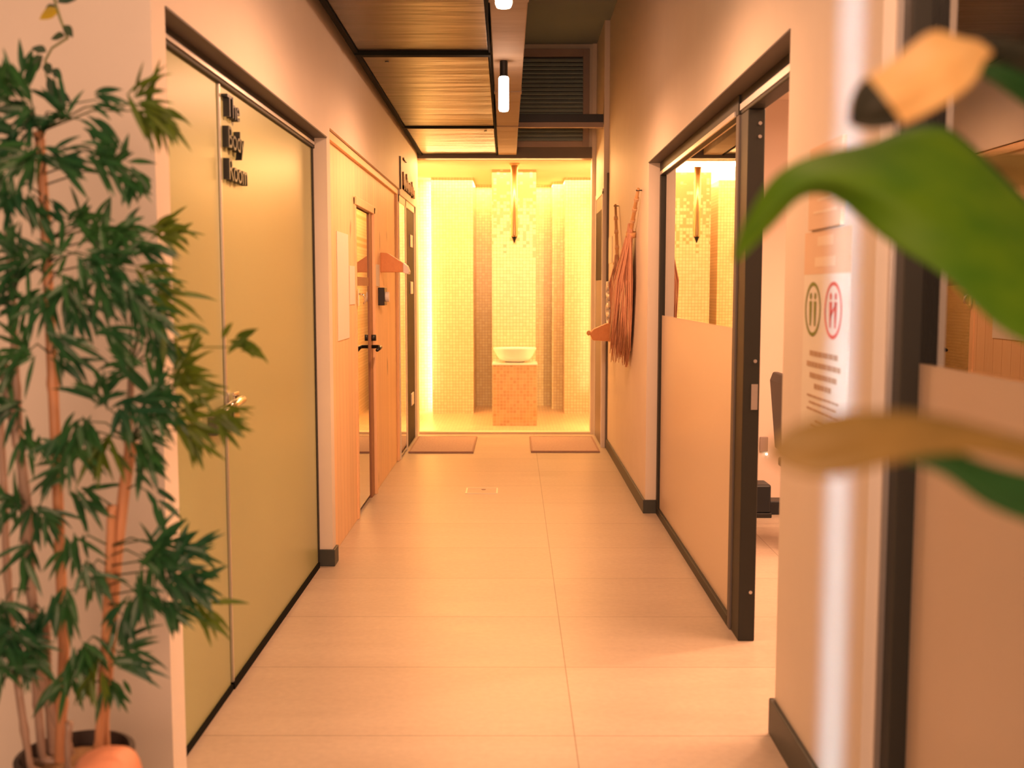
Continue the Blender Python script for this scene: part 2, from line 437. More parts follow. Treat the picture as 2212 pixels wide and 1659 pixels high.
# ------------------------------------------------------------------ the corridor shell
XL, XR = -0.92, 0.82          # corridor wall faces
CEIL, SIDE_CEIL = 3.69, 2.62
struct('floor', MB().box(-3.4, 3.2, -3.0, 10.10, -0.08, 0.0), M['floor'], 'large beige porcelain floor tiles of the corridor')
struct('ceiling_light_baffle', MB().box(-3.4, 3.2, -3.0, 2.35, 2.70, 2.80), M['ceil'])  # unseen low ceiling, added to keep light off the upper corridor
struct('ceiling', MB().box(-3.4, 1.0, 2.35, 10.35, CEIL, CEIL + 0.1), M['ceil'])

struct('wall_left_near', MB().box(-3.4, XL, 2.72, 2.83, 0, CEIL), M['wall'], 'wall pier facing the camera behind the bamboo')
struct('wall_left', MB().box(-1.12, XL, 2.83, 5.21, 2.142, CEIL), M['wall'], 'painted corridor wall above the olive doors')
struct('wall_left_pier', MB().box(-1.12, XL, 5.21, 5.30, 0, CEIL), M['wall'], 'narrow wall pier between the olive doors and the sauna front')
struct('wall_left_upper', MB().box(-1.12, XL, 5.30, 8.52, 2.20, CEIL).box(-1.12, XL, 8.52, 9.86, 2.16, CEIL), M['wall'], 'painted wall above the sauna front and the far door')
struct('wall_left_end', MB().box(-1.30, XL, 9.86, 10.06, 0, CEIL), M['wall'])
struct('baseboard_left', MB().box(-1.0, -0.908, 5.196, 5.31, 0, 0.085), M['skirt'], bevel=0.003)

struct('wall_right', MB().box(XR, 0.98, 6.47, 9.20, 0, CEIL), M['wall'], 'painted right corridor wall carrying the brooms')
struct('wall_right_upper', MB().box(XR, 0.98, 3.19, 6.47, 2.17, CEIL).box(XR, 0.98, -1.0, 2.392, 2.55, 2.70), M['wall'], 'painted right wall above the glazed opening')
struct('wall_right_near', MB().box(XR, 0.90, 2.392, 3.19, 0, CEIL), M['wall'], 'near right wall pier carrying the poster')
struct('wall_right_far', MB().box(0.775, 0.98, 9.20, 9.24, 0, CEIL).box(0.775, 0.98, 9.24, 9.97, 2.24, CEIL).box(0.775, 0.98, 9.97, 10.06, 0, CEIL), M['wall'], 'wall around the far right door')
sk = MB()
sk.box(0.806, XR, 6.47, 9.16, 0, 0.085); sk.box(0.806, 0.90, 6.456, 6.47, 0, 0.085)
struct('baseboard_right', sk, M['skirt'], bevel=0.002)
sk = MB(); sk.box(0.804, XR, 2.38, 3.204, 0, 0.115); sk.box(0.804, 0.90, 3.19, 3.204, 0, 0.115)
struct('baseboard_right_near', sk, M['skirt'], bevel=0.003)

# side room seen through the doorway and the panes
sr = MB()
sr.box(0.98, 3.3, 6.92, 7.0, 0, SIDE_CEIL + 0.1)
sr.box(3.2, 3.3, -1.0, 6.92, 0, SIDE_CEIL + 0.1)
sr.box(0.99, 3.3, -1.1, -1.0, 0, SIDE_CEIL + 0.1)
struct('wall_side_room', sr, plain('pinkish_wall_paint', (0.68, 0.57, 0.50), 0.6, var=0.03, nscale=4), 'plain pinkish wall of the room behind the open doorway')
struct('ceiling_side_room', MB().box(0.985, 3.2, -1.0, 6.92, SIDE_CEIL, SIDE_CEIL + 0.08), plain('pale_ceiling_paint', (0.74, 0.64, 0.55), 0.7, var=0.03, nscale=3))

# end wall with the steam opening
wb = MB()
wb.box(-1.30, -0.93, 10.06, 10.20, 0, CEIL)
wb.box(0.735, 1.2, 10.06, 10.20, 0, CEIL)
wb.box(-0.93, 0.735, 10.08, 10.20, 2.73, CEIL)
struct('wall_back', wb, M['wall'], 'end wall around the bright tiled opening')
struct('trim_1', MB().box(-0.93, 0.735, 10.05, 10.20, 2.63, 2.735), M['soffit'], 'brown grey metal lintel above the bright tiled opening', bevel=0.003)

# ------------------------------------------------------------------ steam room
struct('floor_steam_room', MB().box(-1.3, 1.2, 10.10, 12.8, -0.08, 0.0), M['mos_floor'], 'pale mosaic floor of the steam room')
struct('ceiling_steam_room', MB().box(-1.3, 1.2, 10.20, 12.9, 2.63, 2.70), M['steamwall'])
struct('wall_steam_left', MB().box(-1.30, -1.16, 10.20, 12.8, 0, 2.63), M['mos_x'])
struct('wall_steam_right', MB().box(1.02, 1.2, 10.20, 12.8, 0, 2.63), M['mos_x'])
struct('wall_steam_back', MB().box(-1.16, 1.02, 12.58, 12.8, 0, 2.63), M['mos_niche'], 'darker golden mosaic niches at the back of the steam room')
struct('wall_steam_strip', MB().box(-1.16, -0.86, 11.95, 12.1, 0, 2.63), M['mos_y'], 'mosaic strip glaring beside a hidden light')
struct('wall_steam_panel_left', MB().box(-0.925, -0.46, 11.75, 11.82, 0, 2.63).box(-0.56, -0.46, 11.82, 12.58, 0, 2.63), M['mos_y'], 'broad pale mosaic panel on the left of the steam room')
struct('wall_steam_panel_right', MB().box(0.56, 1.02, 11.75, 11.82, 0, 2.63).box(0.56, 0.66, 11.82, 12.58, 0, 2.63), M['mos_y'], 'broad pale mosaic panel on the right of the steam room')
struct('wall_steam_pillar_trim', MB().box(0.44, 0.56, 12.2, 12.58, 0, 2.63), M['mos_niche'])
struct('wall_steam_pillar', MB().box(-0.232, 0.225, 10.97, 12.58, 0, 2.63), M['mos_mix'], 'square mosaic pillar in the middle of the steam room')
struct('trim_2', MB().box(-0.93, 0.735, 10.06, 10.16, 0.0, 0.02), M['steamwall'], 'pale threshold of the steam room')

led = thing('light_strip', 'vertical golden light strip hidden at the left edge of the steam room', 'light', (-0.895, 11.87, 0.02))
MB().box(-0.905, -0.885, 11.835, 11.85, 0.02, 2.6).build('profile', M['alu'], led)
MB().box(-0.904, -0.886, 11.85, 11.862, 0.03, 2.58).build('diffuser', M['led'], led)

ped = thing('tiled_pedestal', 'copper mosaic pedestal carrying the white basin in front of the pillar', 'pedestal', (0.0, 10.82, 0))
MB().box(-0.222, 0.232, 10.67, 10.968, 0, 0.625).build('mosaic_body', M['mos_dark'], ped)
MB().box(-0.228, 0.238, 10.664, 10.968, 0.625, 0.645).build('top_slab', M['ceramic'], ped, bevel=0.003)
bas = thing('wash_basin', 'white flared basin on the copper mosaic pedestal', 'basin', (0.005, 10.815, 0.645))
MB().lathe([(0.09, 0.0), (0.11, 0.012), (0.15, 0.02), (0.19, 0.07), (0.222, 0.135), (0.226, 0.15), (0.216, 0.152), (0.205, 0.14), (0.16, 0.07), (0.10, 0.04), (0.02, 0.035)],
           (0.005, 10.815, 0.645), 40, 1.0, 0.66).build('bowl', M['ceramic'], bas, smooth=True)
MB().lathe([(0.022, 0.036), (0.024, 0.042), (0.01, 0.044)], (0.005, 10.815, 0.645), 20).build('drain_plug', M['chrome'], bas, smooth=True)
pipe = thing('hanging_chrome_tube', 'polished metal tube hanging from the steam room ceiling above the basin', 'tube', (0.0, 10.45, 2.63))
MB().lathe([(0.034, 0), (0.034, -0.70), (0.032, -0.715)], (0.0, 10.45, 2.63), 28).build('tube_body', M['gold'], pipe, smooth=True)
MB().lathe([(0.05, 0.0), (0.05, -0.012), (0.036, -0.02)], (0.0, 10.45, 2.63), 28).build('ceiling_rose', M['gold'], pipe, smooth=True)
MB().lathe([(0.030, -0.715), (0.020, -0.735), (0.012, -0.755), (0.004, -0.775)], (0.0, 10.45, 2.63), 24).build('tip', M['black'], pipe, smooth=True)

# ------------------------------------------------------------------ left side: olive doors
struct('trim_3', MB().box(-0.99, -0.916, 2.832, 5.205, 2.136, 2.142), M['soffit'], 'grey brown lining under the wall above the olive doors')
dfm = MB(); dfm.box(-1.02, -0.978, 2.832, 5.205, 2.085, 2.135)
dfm.box(-1.03, -0.985, 5.178, 5.208, 0, 2.135)
struct('door_frame_1', dfm, M['frame'], 'dark metal frame around the olive doors', bevel=0.002)
struct('door_frame_2', MB().box(-0.979, -0.972, 2.832, 5.18, 2.098, 2.112), M['alu'], 'pale aluminium track line over the olive doors')
d1 = struct('door_1', MB().box(-1.03, -0.992, 2.834, 3.552, 0.012, 2.085), M['olive'], 'nearest plain olive green door leaf, partly behind the bamboo', bevel=0.002)
d2 = struct('door_2', MB().box(-1.03, -0.99, 3.560, 5.176, 0.012, 2.085), M['olive'], 'wide olive green door leaf with raised black lettering', bevel=0.002)
MB().box(-0.992, -0.984, 3.560, 3.572, 0.012, 2.082).build('edge_highlight_strip', M['alu'], d2)  # pale metal strip set in as the highlight along the leaf edge
MB().box(-1.0, -0.984, 2.834, 3.552, 0.0, 0.022).build('bottom_seal', M['blackm'], d1)
MB().box(-1.0, -0.980, 3.560, 5.176, 0.0, 0.026).build('bottom_seal', M['blackm'], d2)
hd = MB().box(-0.99, -0.962, 3.575, 3.645, 0.915, 1.045)
h = hd.build('lock_case', M['chrome'], d2, bevel=0.004); h['label'] = 'chrome lock case'
MB().tube([(-0.963, 3.61, 1.02), (-0.945, 3.605, 1.02), (-0.940, 3.59, 1.02), (-0.942, 3.46, 1.012), (-0.944, 3.32, 1.0)], [0.015, 0.015, 0.016, 0.015, 0.013], 12).build('lever_handle', M['chrome'], d2, smooth=True)
h = MB().box(-0.992, -0.962, 3.36, 3.545, 0.925, 0.985).build('box_under_lever', M['soffit'], d1, bevel=0.004)  # brown box below the lever
for body, zb in (('The', 1.985), ('Body', 1.880), ('Room', 1.772)):
    t = text_mb(body, 0.105, 0.022)
    # letters stand on the door face: their x runs along +y, their y runs up
    t.v = [(-0.979 + v[2], 3.600 + v[0] * 0.98, zb + v[1]) for v in t.v]
    o = t.build('lettering', M['black'], d2); o['label'] = 'raised black letters reading ' + body

# ------------------------------------------------------------------ left side: spruce sauna front
PX = -0.955
wp = MB()
wp.box(-1.06, PX, 5.30, 6.30, 0, 2.20); wp.box(-1.06, PX, 6.30, 7.10, 1.93, 2.20); wp.box(-1.06, PX, 7.10, 8.50, 0, 2.20)
struct('wall_left_sauna_front', wp, M['spruce'], 'orange spruce boarded sauna front')
tr = MB(); tr.box(PX, -0.935, 5.30, 8.50, 2.155, 2.198); tr.box(PX, -0.935, 5.30, 5.345, 0, 2.155); tr.box(PX, -0.935, 8.455, 8.50, 0, 2.155)
struct('trim_4', tr, M['spruce_trim'], 'pale spruce trim around the sauna front', bevel=0.003)
fr = MB()
fr.box(-1.055, -0.946, 6.285, 6.335, 0, 1.945); fr.box(-1.055, -0.938, 7.075, 7.125, 0, 1.945); fr.box(-1.055, -0.938, 6.285, 7.125, 1.90, 1.95)
struct('door_frame_3', fr, M['spruce_trim'], 'narrow wooden frame of the sauna door', bevel=0.003)
d3 = MB().box(-0.972, -0.964, 6.34, 6.955, 0.03, 1.89).build('door_3', M['sauna_glass']); tag(d3, 'tinted glass sauna door in the spruce front', kind='structure')
MB().box(-1.04, -0.955, 6.955, 7.074, 0.0, 1.90).build('dark_jamb', M['jamb'], d3, bevel=0.003)
MB().box(-0.974, -0.962, 6.34, 6.955, 1.42, 1.475).build('cross_bar', M['jamb'], d3)
MB().tube([(-0.955, 7.01, 1.015), (-0.905, 7.01, 1.015), (-0.895, 6.98, 1.012), (-0.90, 6.86, 1.0)], [0.012, 0.012, 0.014, 0.011], 10).build('lever_handle', M['black'], d3, smooth=True)
MB().lathe([(0.02, -0.02), (0.02, 0.02)], (-0.945, 7.01, 1.075), 14).build('key_cylinder', M['black'], d3, smooth=True)
struct('wall_left_sauna_inside', MB().box(-1.9, -1.8, 5.2, 8.6, 0, 2.2), M['spruce'])

def sheet(name, label, X, y0, y1, z0, z1, mat, out, group=None):
    """a paper sheet on a wall whose face is X; out = +1 when the corridor lies at larger x"""
    o = MB().box(min(X, X + out * 0.004), max(X, X + out * 0.004), y0, y1, z0, z1).build(name, mat)
    return tag(o, label, 'notice', group)
sheet('paper_notice', 'tall pale notice sheet on the spruce boards nearest the olive doors', PX + 0.0005, 5.66, 6.04, 1.12, 1.71, M['paper'], 1)
sheet('paper_notice', 'smaller pale sheet beside the sauna door, next to the tall notice', PX + 0.0005, 6.08, 6.275, 1.31, 1.535, M['paper'], 1)
sheet('paper_notice', 'small yellowish strip of paper above the black thermostat', PX + 0.0005, 7.20, 7.42, 1.42, 1.57, M['paper'], 1)
hk = thing('brass_hook', 'small brass hook on the wooden frame of the sauna door', 'hook', (-0.938, 6.31, 1.35))
MB().box(-0.938, -0.932, 6.295, 6.325, 1.30, 1.40).build('back_plate', M['chrome'], hk)
MB().tube([(-0.932, 6.31, 1.37), (-0.905, 6.31, 1.365), (-0.895, 6.31, 1.33), (-0.905, 6.31, 1.31)], 0.006, 8).build('hook_arm', M['chrome'], hk, smooth=True)
th = thing('thermostat', 'black thermostat box with a round dial on the spruce boards', 'thermostat', (PX, 7.42, 1.34))
MB().box(PX, PX + 0.045, 7.36, 7.50, 1.285, 1.41).build('casing', M['black'], th, bevel=0.004)
MB().tube([(PX + 0.045, 7.43, 1.345), (PX + 0.07, 7.43, 1.345)], 0.035, 16).build('dial', M['white'], th, smooth=False)
br = thing('wooden_bracket', 'orange wooden bracket jutting from the spruce sauna front', 'bracket', (PX, 7.56, 1.58))
MB().prism([(PX, 7.52, 1.52), (PX, 7.52, 1.66), (PX + 0.05, 7.52, 1.655), (PX + 0.16, 7.52, 1.585), (PX + 0.16, 7.52, 1.52)], (0, 0.10, 0)).build('arm', M['orange_wood'], br, bevel=0.004)
MB().prism([(PX + 0.16, 7.515, 1.515), (PX + 0.16, 7.515, 1.588), (PX + 0.19, 7.515, 1.565), (PX + 0.205, 7.515, 1.525), (PX + 0.20, 7.515, 1.505)], (0, 0.11, 0)).build('end_cap', M['white'], br, bevel=0.004)

# ------------------------------------------------------------------ left side: far door
fr = MB()
fr.box(-1.06, -0.930, 8.52, 8.56, 0, 2.16); fr.box(-1.06, -0.930, 9.02, 9.09, 0, 2.16); fr.box(-1.06, -0.930, 9.81, 9.855, 0, 2.16); fr.box(-1.06, -0.930, 8.52, 9.855, 2.10, 2.16)
struct('door_frame_4', fr, M['white'], 'pale frame of the far left door', bevel=0.003)
struct('window_1', MB().box(-0.940, -0.934, 8.56, 9.02, 0.02, 2.10), M['sauna_glass'], 'narrow glass side light of the far left door')
d4 = struct('door_4', MB().box(-1.03, -0.936, 9.095, 9.805, 0.01, 2.095), M['darkdoor'], 'dark far left door with three pale hinges', bevel=0.003)
for z in (0.40, 1.41, 1.83):
    MB().box(-0.937, -0.926, 9.42, 9.62, z - 0.055, z + 0.055).build('hinge', M['white'], d4, bevel=0.004)
sg = thing('wall_lettering', 'dark lettering on the wall above the far left door', 'sign', (XL, 9.2, 2.22))
q = MB()
for y, w, z, hh in ((8.75, 0.20, 2.46, 0.018), (8.72, 0.10, 2.22, 0.14), (8.86, 0.09, 2.22, 0.09), (8.98, 0.05, 2.22, 0.15), (9.06, 0.12, 2.22, 0.10), (9.21, 0.05, 2.22, 0.10), (9.29, 0.12, 2.22, 0.10), (9.44, 0.05, 2.21, 0.14), (9.52, 0.14, 2.22, 0.09)):
    q.box(XL, XL + 0.014, y, y + w * 0.32, z, z + hh); q.box(XL, XL + 0.014, y, y + w, z, z + hh * 0.22); q.box(XL, XL + 0.014, y + w * 0.7, y + w, z, z + hh * 0.8)
q.build('raised_letters', M['jamb'], sg)
struct('trim_6', MB().box(XL, XL + 0.012, 8.50, 8.535, 2.2, 2.46), M['soffit'])

# ------------------------------------------------------------------ right side: glazed panel, door opening
GX = 0.905
struct('trim_5', MB().box(XR - 0.004, 0.96, 3.19, 6.47, 2.164, 2.1695), M['soffit'], 'grey brown lining over the glazed opening on the right')
fr = MB()
fr.box(0.885, 0.955, 4.215, 6.455, 2.085, 2.163); fr.box(0.885, 0.955, 6.40, 6.455, 0, 2.085)
fr.box(0.885, 0.955, 4.26, 6.40, 0.0, 0.045)
w2 = struct('window_2', fr, M['frame'], 'fixed glazed panel, clear above and frosted below, left of the open doorway', bevel=0.003)
MB().box(0.879, 0.886, 4.262, 6.42, 2.085, 2.105).build('glazing_bead', M['alu'], w2)
MB().box(0.886, 0.955, 4.212, 4.262, 0.0, 2.085).build('near_stile', M['soffit'], w2, bevel=0.003)
MB().box(GX - 0.003, GX + 0.003, 4.262, 6.40, 1.24, 2.085).build('clear_pane', M['glass'], w2)
MB().box(GX - 0.004, GX + 0.004, 4.262, 6.40, 0.045, 1.24).build('frosted_pane', M['frost'], w2)
dj = struct('door_frame_5', MB().box(0.893, 0.958, 4.07, 4.208, 0, 2.085).box(0.893, 0.958, 3.19, 4.208, 2.085, 2.163), M['frame'], 'dark metal jamb and head of the open doorway on the right', bevel=0.004)
MB().box(0.889, 0.893, 3.19, 4.208, 2.10, 2.125).build('bead', M['alu'], dj)
MB().box(0.925, 0.95, 4.066, 4.0705, 0.93, 1.03).build('strike_plate', M['alu'], dj)
for z in (0.20, 1.12, 1.98, 2.03):
    MB().tube([(0.938, 4.071, z), (0.938, 4.065, z)], 0.007, 10).build('screw', M['alu'], dj)

# nearest glazed panel at the right edge
fr = MB()
fr.box(0.862, 0.925, 2.325, 2.392, 0, 2.55); fr.box(0.872, 0.925, -1.0, 2.325, 2.48, 2.55); fr.box(0.872, 0.925, -1.0, 2.325, 0, 0.05)
w3 = struct('window_3', fr, M['frame'], 'nearest glazed panel at the right edge, frosted below', bevel=0.003)
MB().box(0.848, 0.862, 2.380, 2.392, 0, 2.55).build('edge_profile', M['alu'], w3)
MB().box(GX - 0.003, GX + 0.003, -1.0, 2.325, 1.235, 2.48).build('clear_pane', M['glass'], w3)
MB().box(GX - 0.004, GX + 0.004, -1.0, 2.325, 0.05, 1.235).build('frosted_pane', M['frost'], w3)

# notices on the near right wall
NX = XR - 0.0005
pl = thing('wall_plaque', 'small cream plaque on the right wall above the poster with two circles', 'plaque', (XR, 2.76, 1.66))
MB().box(XR - 0.010, XR, 2.625, 2.915, 1.56, 1.78).build('board', M['paper_tan'], pl, bevel=0.001)
q = MB()
for k in range(5): q.box(XR - 0.0112, XR - 0.010, 2.66, 2.86 - 0.03 * (k % 2), 1.60 + k * 0.032, 1.607 + k * 0.032)
q.build('text_lines', M['ink_soft'], pl)
po = thing('notice_poster', 'white poster with a green and a red circle of two figures on the right wall', 'poster', (XR, 2.77, 1.3))
MB().box(XR - 0.003, XR, 2.565, 2.965, 1.00, 1.44).build('sheet', M['paper'], po)
hdr = MB().box(XR - 0.0035, XR, 2.565, 2.965, 1.44, 1.555).build('header_band', M['paper_tan'], po)
q = MB(); q.box(XR - 0.0045, XR - 0.0035, 2.70, 2.84, 1.515, 1.54); q.box(XR - 0.0045, XR - 0.0035, 2.68, 2.86, 1.46, 1.485)
q.build('header_print', M['ink_soft'], hdr)
def ring(mb, x, yc, zc, r0, r1, n=40):
    vs, fs = [], []
    for k in range(n):
        a = 2 * PI * k / n
        for r in (r0, r1): vs.append((x, yc + r * math.cos(a), zc + r * math.sin(a)))
    for k in range(n):
        a, b = 2 * k, 2 * ((k + 1) % n); fs.append((a, a + 1, b + 1, b))
    mb.add(vs, fs)
def figure(mb, x, yc, zc):
    ring(mb, x, yc, zc + 0.036, 0.0, 0.0095, 14)
    mb.add([(x, yc - 0.012, zc + 0.022), (x, yc + 0.012, zc + 0.022), (x, yc + 0.010, zc - 0.01), (x, yc + 0.006, zc - 0.045), (x, yc - 0.006, zc - 0.045), (x, yc - 0.010, zc - 0.01)], [(0, 1, 2, 3, 4, 5)])
IX = XR - 0.0042
for yc, zc, mt, nm in ((2.872, 1.345, 'green_ink', 'green_circle'), (2.688, 1.345, 'red_ink', 'red_circle')):
    q = MB(); ring(q, IX, yc, zc, 0.064, 0.074); rg = q.build(nm, M[mt], po)
    q = MB(); figure(q, IX, yc - 0.021, zc); figure(q, IX, yc + 0.021, zc)
    if nm == 'red_circle': q.add([(IX, yc - 0.020, zc + 0.02), (IX, yc - 0.026, zc + 0.012), (IX, yc + 0.020, zc - 0.02), (IX, yc + 0.026, zc - 0.012)], [(0, 1, 2, 3)])
    q.build('figures', M[mt] if nm == 'red_circle' else M['green_ink'], rg)
q = MB()
for zc, w, hh in ((1.225, 0.125, 0.007), (1.195, 0.15, 0.007), (1.165, 0.12, 0.007), (1.137, 0.075, 0.007), (1.108, 0.14, 0.003), (1.09, 0.12, 0.003), (1.072, 0.14, 0.003), (1.045, 0.06, 0.003), (1.03, 0.10, 0.003)):
    y = 2.765 - w
    while y < 2.765 + w:
        l = random.uniform(0.02, 0.05); q.box(IX, IX + 0.001, y, min(y + l, 2.765 + w), zc - hh, zc + hh); y += l + 0.006
q.build('text_lines', M['ink'], po)

# right side, far: grey door, small notice, white ornament, bracket
struct('door_frame_6', MB().box(0.766, 0.80, 9.215, 9.25, 0, 2.25).box(0.766, 0.80, 9.955, 9.99, 0, 2.25).box(0.766, 0.80, 9.215, 9.99, 2.225, 2.27), M['white'], 'pale frame of the far right door', bevel=0.002)
d5 = struct('door_5', MB().box(0.772, 0.82, 9.25, 9.955, 0.005, 2.225), M['greydoor'], 'grey far right door with a dark upper pane', bevel=0.002)
MB().box(0.769, 0.773, 9.27, 9.93, 1.48, 2.10).build('dark_pane', M['dark_glass'], d5)
struct('trim_7', MB().box(0.803, XR, 9.165, 9.198, 0, 2.40), M['soffit'], 'slim dark edge strip beside the far right door')
sheet('paper_notice', 'small pale notice on the right wall beyond the hanging brooms', XR - 0.0005, 8.82, 9.13, 1.62, 1.84, M['paper'], -1)
orn = thing('white_ornament', 'white openwork ornament of loops on the right wall beside the brooms', 'ornament', (XR, 8.99, 1.22))
q = MB()
def loop(yc, zc, ry, rz, r=0.014):
    q.tube([(XR - 0.015, yc + ry * math.cos(2 * PI * k / 18), zc + rz * math.sin(2 * PI * k / 18)) for k in range(19)], r, 8, False)
for k, zc in enumerate((1.385, 1.30, 1.22, 1.15)): loop(8.98 + 0.03 * (-1) ** k, zc, 0.095, 0.05)
q.build('loops', M['white'], orn, smooth=True)
MB().box(XR - 0.03, XR, 8.90, 9.06, 1.425, 1.465).build('top_block', M['white'], orn, bevel=0.006)
MB().box(XR - 0.03, XR, 8.90, 9.06, 1.06, 1.10).build('base_block', M['white'], orn, bevel=0.006)
br = thing('wooden_bracket', 'orange wooden bracket with a pointed end jutting from the right wall', 'bracket', (XR, 8.82, 1.03))
MB().prism([(XR, 8.80, 0.96), (XR, 8.80, 1.115), (XR - 0.05, 8.80, 1.11), (XR - 0.15, 8.80, 1.065), (XR - 0.185, 8.80, 1.03), (XR - 0.16, 8.80, 0.97)], (0, 0.08, 0)).build('arm', M['orange_wood'], br, bevel=0.006)
MB().lathe([(0.004, -0.022), (0.018, -0.01), (0.018, 0.01), (0.004, 0.022)], (XR - 0.192, 8.84, 1.03), 12).build('end_knob', M['handle_w'], br, smooth=True)

# besom brooms hung on the right wall
def broom(label, top, neck, foot, spread, n, nail, deep):
    t = thing('besom_broom', label, 'broom', (XR, nail[1], nail[2]), 'besom brooms hung on the right wall')
    top, neck, foot = Vector(top), Vector(neck), Vector(foot)
    MB().tube([top, top.lerp(neck, 0.35) + Vector((0, 0.004, 0)), top.lerp(neck, 0.7), neck, neck.lerp(foot, 0.12)], [0.010, 0.012, 0.013, 0.014, 0.014], 10).build('handle', M['handle_w'], t, smooth=True)
    for k in (0.25, 0.5, 0.78):
        c = top.lerp(neck, k); u = (neck - top).normalized() * 0.012
        MB().tube([c - u, c + u], 0.0165, 12).build('twine_wrap', M['straw_l'], t)
    q, ql = MB(), MB()
    ax = (foot - neck)
    for i in range(n):
        u = random.uniform(-1, 1); w = random.uniform(0, 1)
        s = Vector((neck.x - 0.006 + random.uniform(-0.012, 0.010), neck.y + random.uniform(-0.02, 0.02), neck.z + random.uniform(-0.05, 0.04)))
        e = foot + Vector((-deep * w * w + 0.015, u * spread * math.sqrt(1 - 0.5 * w), 0.20 * u * u + 0.05 * w + random.uniform(-0.03, 0.14)))
        e.x = min(e.x, XR - 0.012)
        mid = s.lerp(e, 0.5) + Vector((-0.02 * w + random.uniform(-.012, .006), u * spread * 0.3 + random.uniform(-.03, .03), 0)); mid.x = min(mid.x, XR - 0.012)
        (ql if random.random() < 0.14 else q).tube([s, s.lerp(mid, 0.5), mid, mid.lerp(e, 0.6) + Vector((0, 0, -0.01)), e], [0.004, 0.006, 0.006, 0.005, 0.002], 5)
    q.build('bristles', M['straw'], t, smooth=True); ql.build('pale_bristles', M['straw_l'], t, smooth=True)
    MB().tube([neck + ax * 0.02, neck + ax * 0.055], 0.034, 14).build('binding', M['handle_w'], t, smooth=True)
    MB().tube([(XR - 0.001, nail[1], nail[2]), (XR - 0.04, nail[1], nail[2])], 0.004, 8).build('nail', M['black'], t)
    return t
broom('nearer orange besom broom hung bristles down on the right wall', (0.795, 6.80, 2.04), (0.785, 7.10, 1.80), (0.785, 7.42, 0.86), 0.27, 460, (0, 6.80, 2.03), 0.115)
broom('further orange besom broom hung half behind the nearer one', (0.795, 8.33, 2.06), (0.785, 8.02, 1.62), (0.785, 8.04, 0.98), 0.17, 300, (0, 8.32, 2.05), 0.05)

# ------------------------------------------------------------------ overhead: duct, tray, lamps, louvre
def sk_x(x, y): return x - 0.0077 * (y - 4.5)
def skew(mb):
    mb.v = [(sk_x(v[0], v[1]), v[1], v[2]) for v in mb.v]; return mb
du = thing('ventilation_duct', 'wide rectangular sheet metal ventilation duct under the ceiling', 'duct', (-0.48, 5.0, 2.66))
segs = ((2.45, 3.20), (3.23, 5.74), (5.80, 8.33), (8.36, 10.04))
for a, b in segs:
    skew(MB().box(-0.825, -0.128, a, b, 2.665, 3.02)).build('duct_section', M['duct'], du, bevel=0.006)
for y in (3.20, 5.74, 8.33):
    hgt = 0.02 if y != 8.33 else 0.012
    skew(MB().box(-0.845, -0.118, y - 0.012, y + 0.042, 2.665 - hgt, 3.04)).build('flange', M['blackm'], du)
skew(MB().box(-0.852, -0.825, 2.45, 10.04, 2.655, 2.70)).build('duct_edge_strip', M['blackm'], du)  # plain black strip along the duct edge
skew(MB().box(-0.128, -0.119, 2.45, 10.04, 2.655, 2.69)).build('duct_edge_strip', M['blackm'], du)
for x, y in ((-0.70, 5.98), (-0.20, 8.55), (-0.74, 3.5)):
    skew(MB().lathe([(0.012, 0), (0.010, -0.006)], (x, y, 2.666), 10)).build('rivet', M['black'], du)

ct = thing('cable_tray', 'narrow galvanised metal tray running beside the duct and carrying the tube lamps', 'cable tray', (-0.03, 5.0, 2.66))
for a, b in ((2.45, 4.72), (4.73, 6.90), (6.91, 8.30)):
    skew(MB().box(-0.108, 0.062, a, b, 2.665, 2.75)).build('tray_section', M['tray'], ct, bevel=0.005)
for y in (4.72, 6.90):
    skew(MB().box(-0.112, 0.066, y - 0.03, y + 0.04, 2.660, 2.70)).build('joint_plate', M['tray'], ct, bevel=0.002)
MB().prism([(-0.140, 8.31, 2.66), (0.03, 8.31, 2.66), (0.02, 10.03, 2.66), (-0.152, 10.03, 2.66)], (0, 0, 0.09)).build('end_section', M['tray'], ct, bevel=0.005)

LAMPS = (('pendant_lamp', 5.97, 'tube lamp under the tray, its black cap and white tube both in view'),
         ('pendant_lamp', 3.80, 'nearer tube lamp cut off by the top edge of the view'))
LAMP_W = 57.0
for nm, y, lab in LAMPS:
    x = sk_x(-0.048, y) if y > 5 else sk_x(-0.043, y)
    t = thing(nm, lab, 'lamp', (x, y, 2.665), 'tube lamps under the tray')
    MB().lathe([(0.022, 0.0), (0.022, -0.078), (0.026, -0.080), (0.026, -0.086)], (x, y, 2.665), 24).build('cap', M['black'], t, smooth=False)
    MB().lathe([(0.024, -0.086), (0.029, -0.094), (0.029, -0.262), (0.024, -0.274), (0.012, -0.277)], (x, y, 2.665), 24).build('glowing_tube', M['tube'], t, smooth=True)
    sp = bpy.data.lights.new('lamp_light', 'SPOT'); sp.energy = LAMP_W; sp.color = (1.0, 0.46, 0.23)
    sp.spot_size = PI; sp.spot_blend = 0.85; sp.shadow_soft_size = 0.012
    so = bpy.data.objects.new('lamp_light', sp); COL.objects.link(so); so.location = (x, y, 2.665 - 0.105)

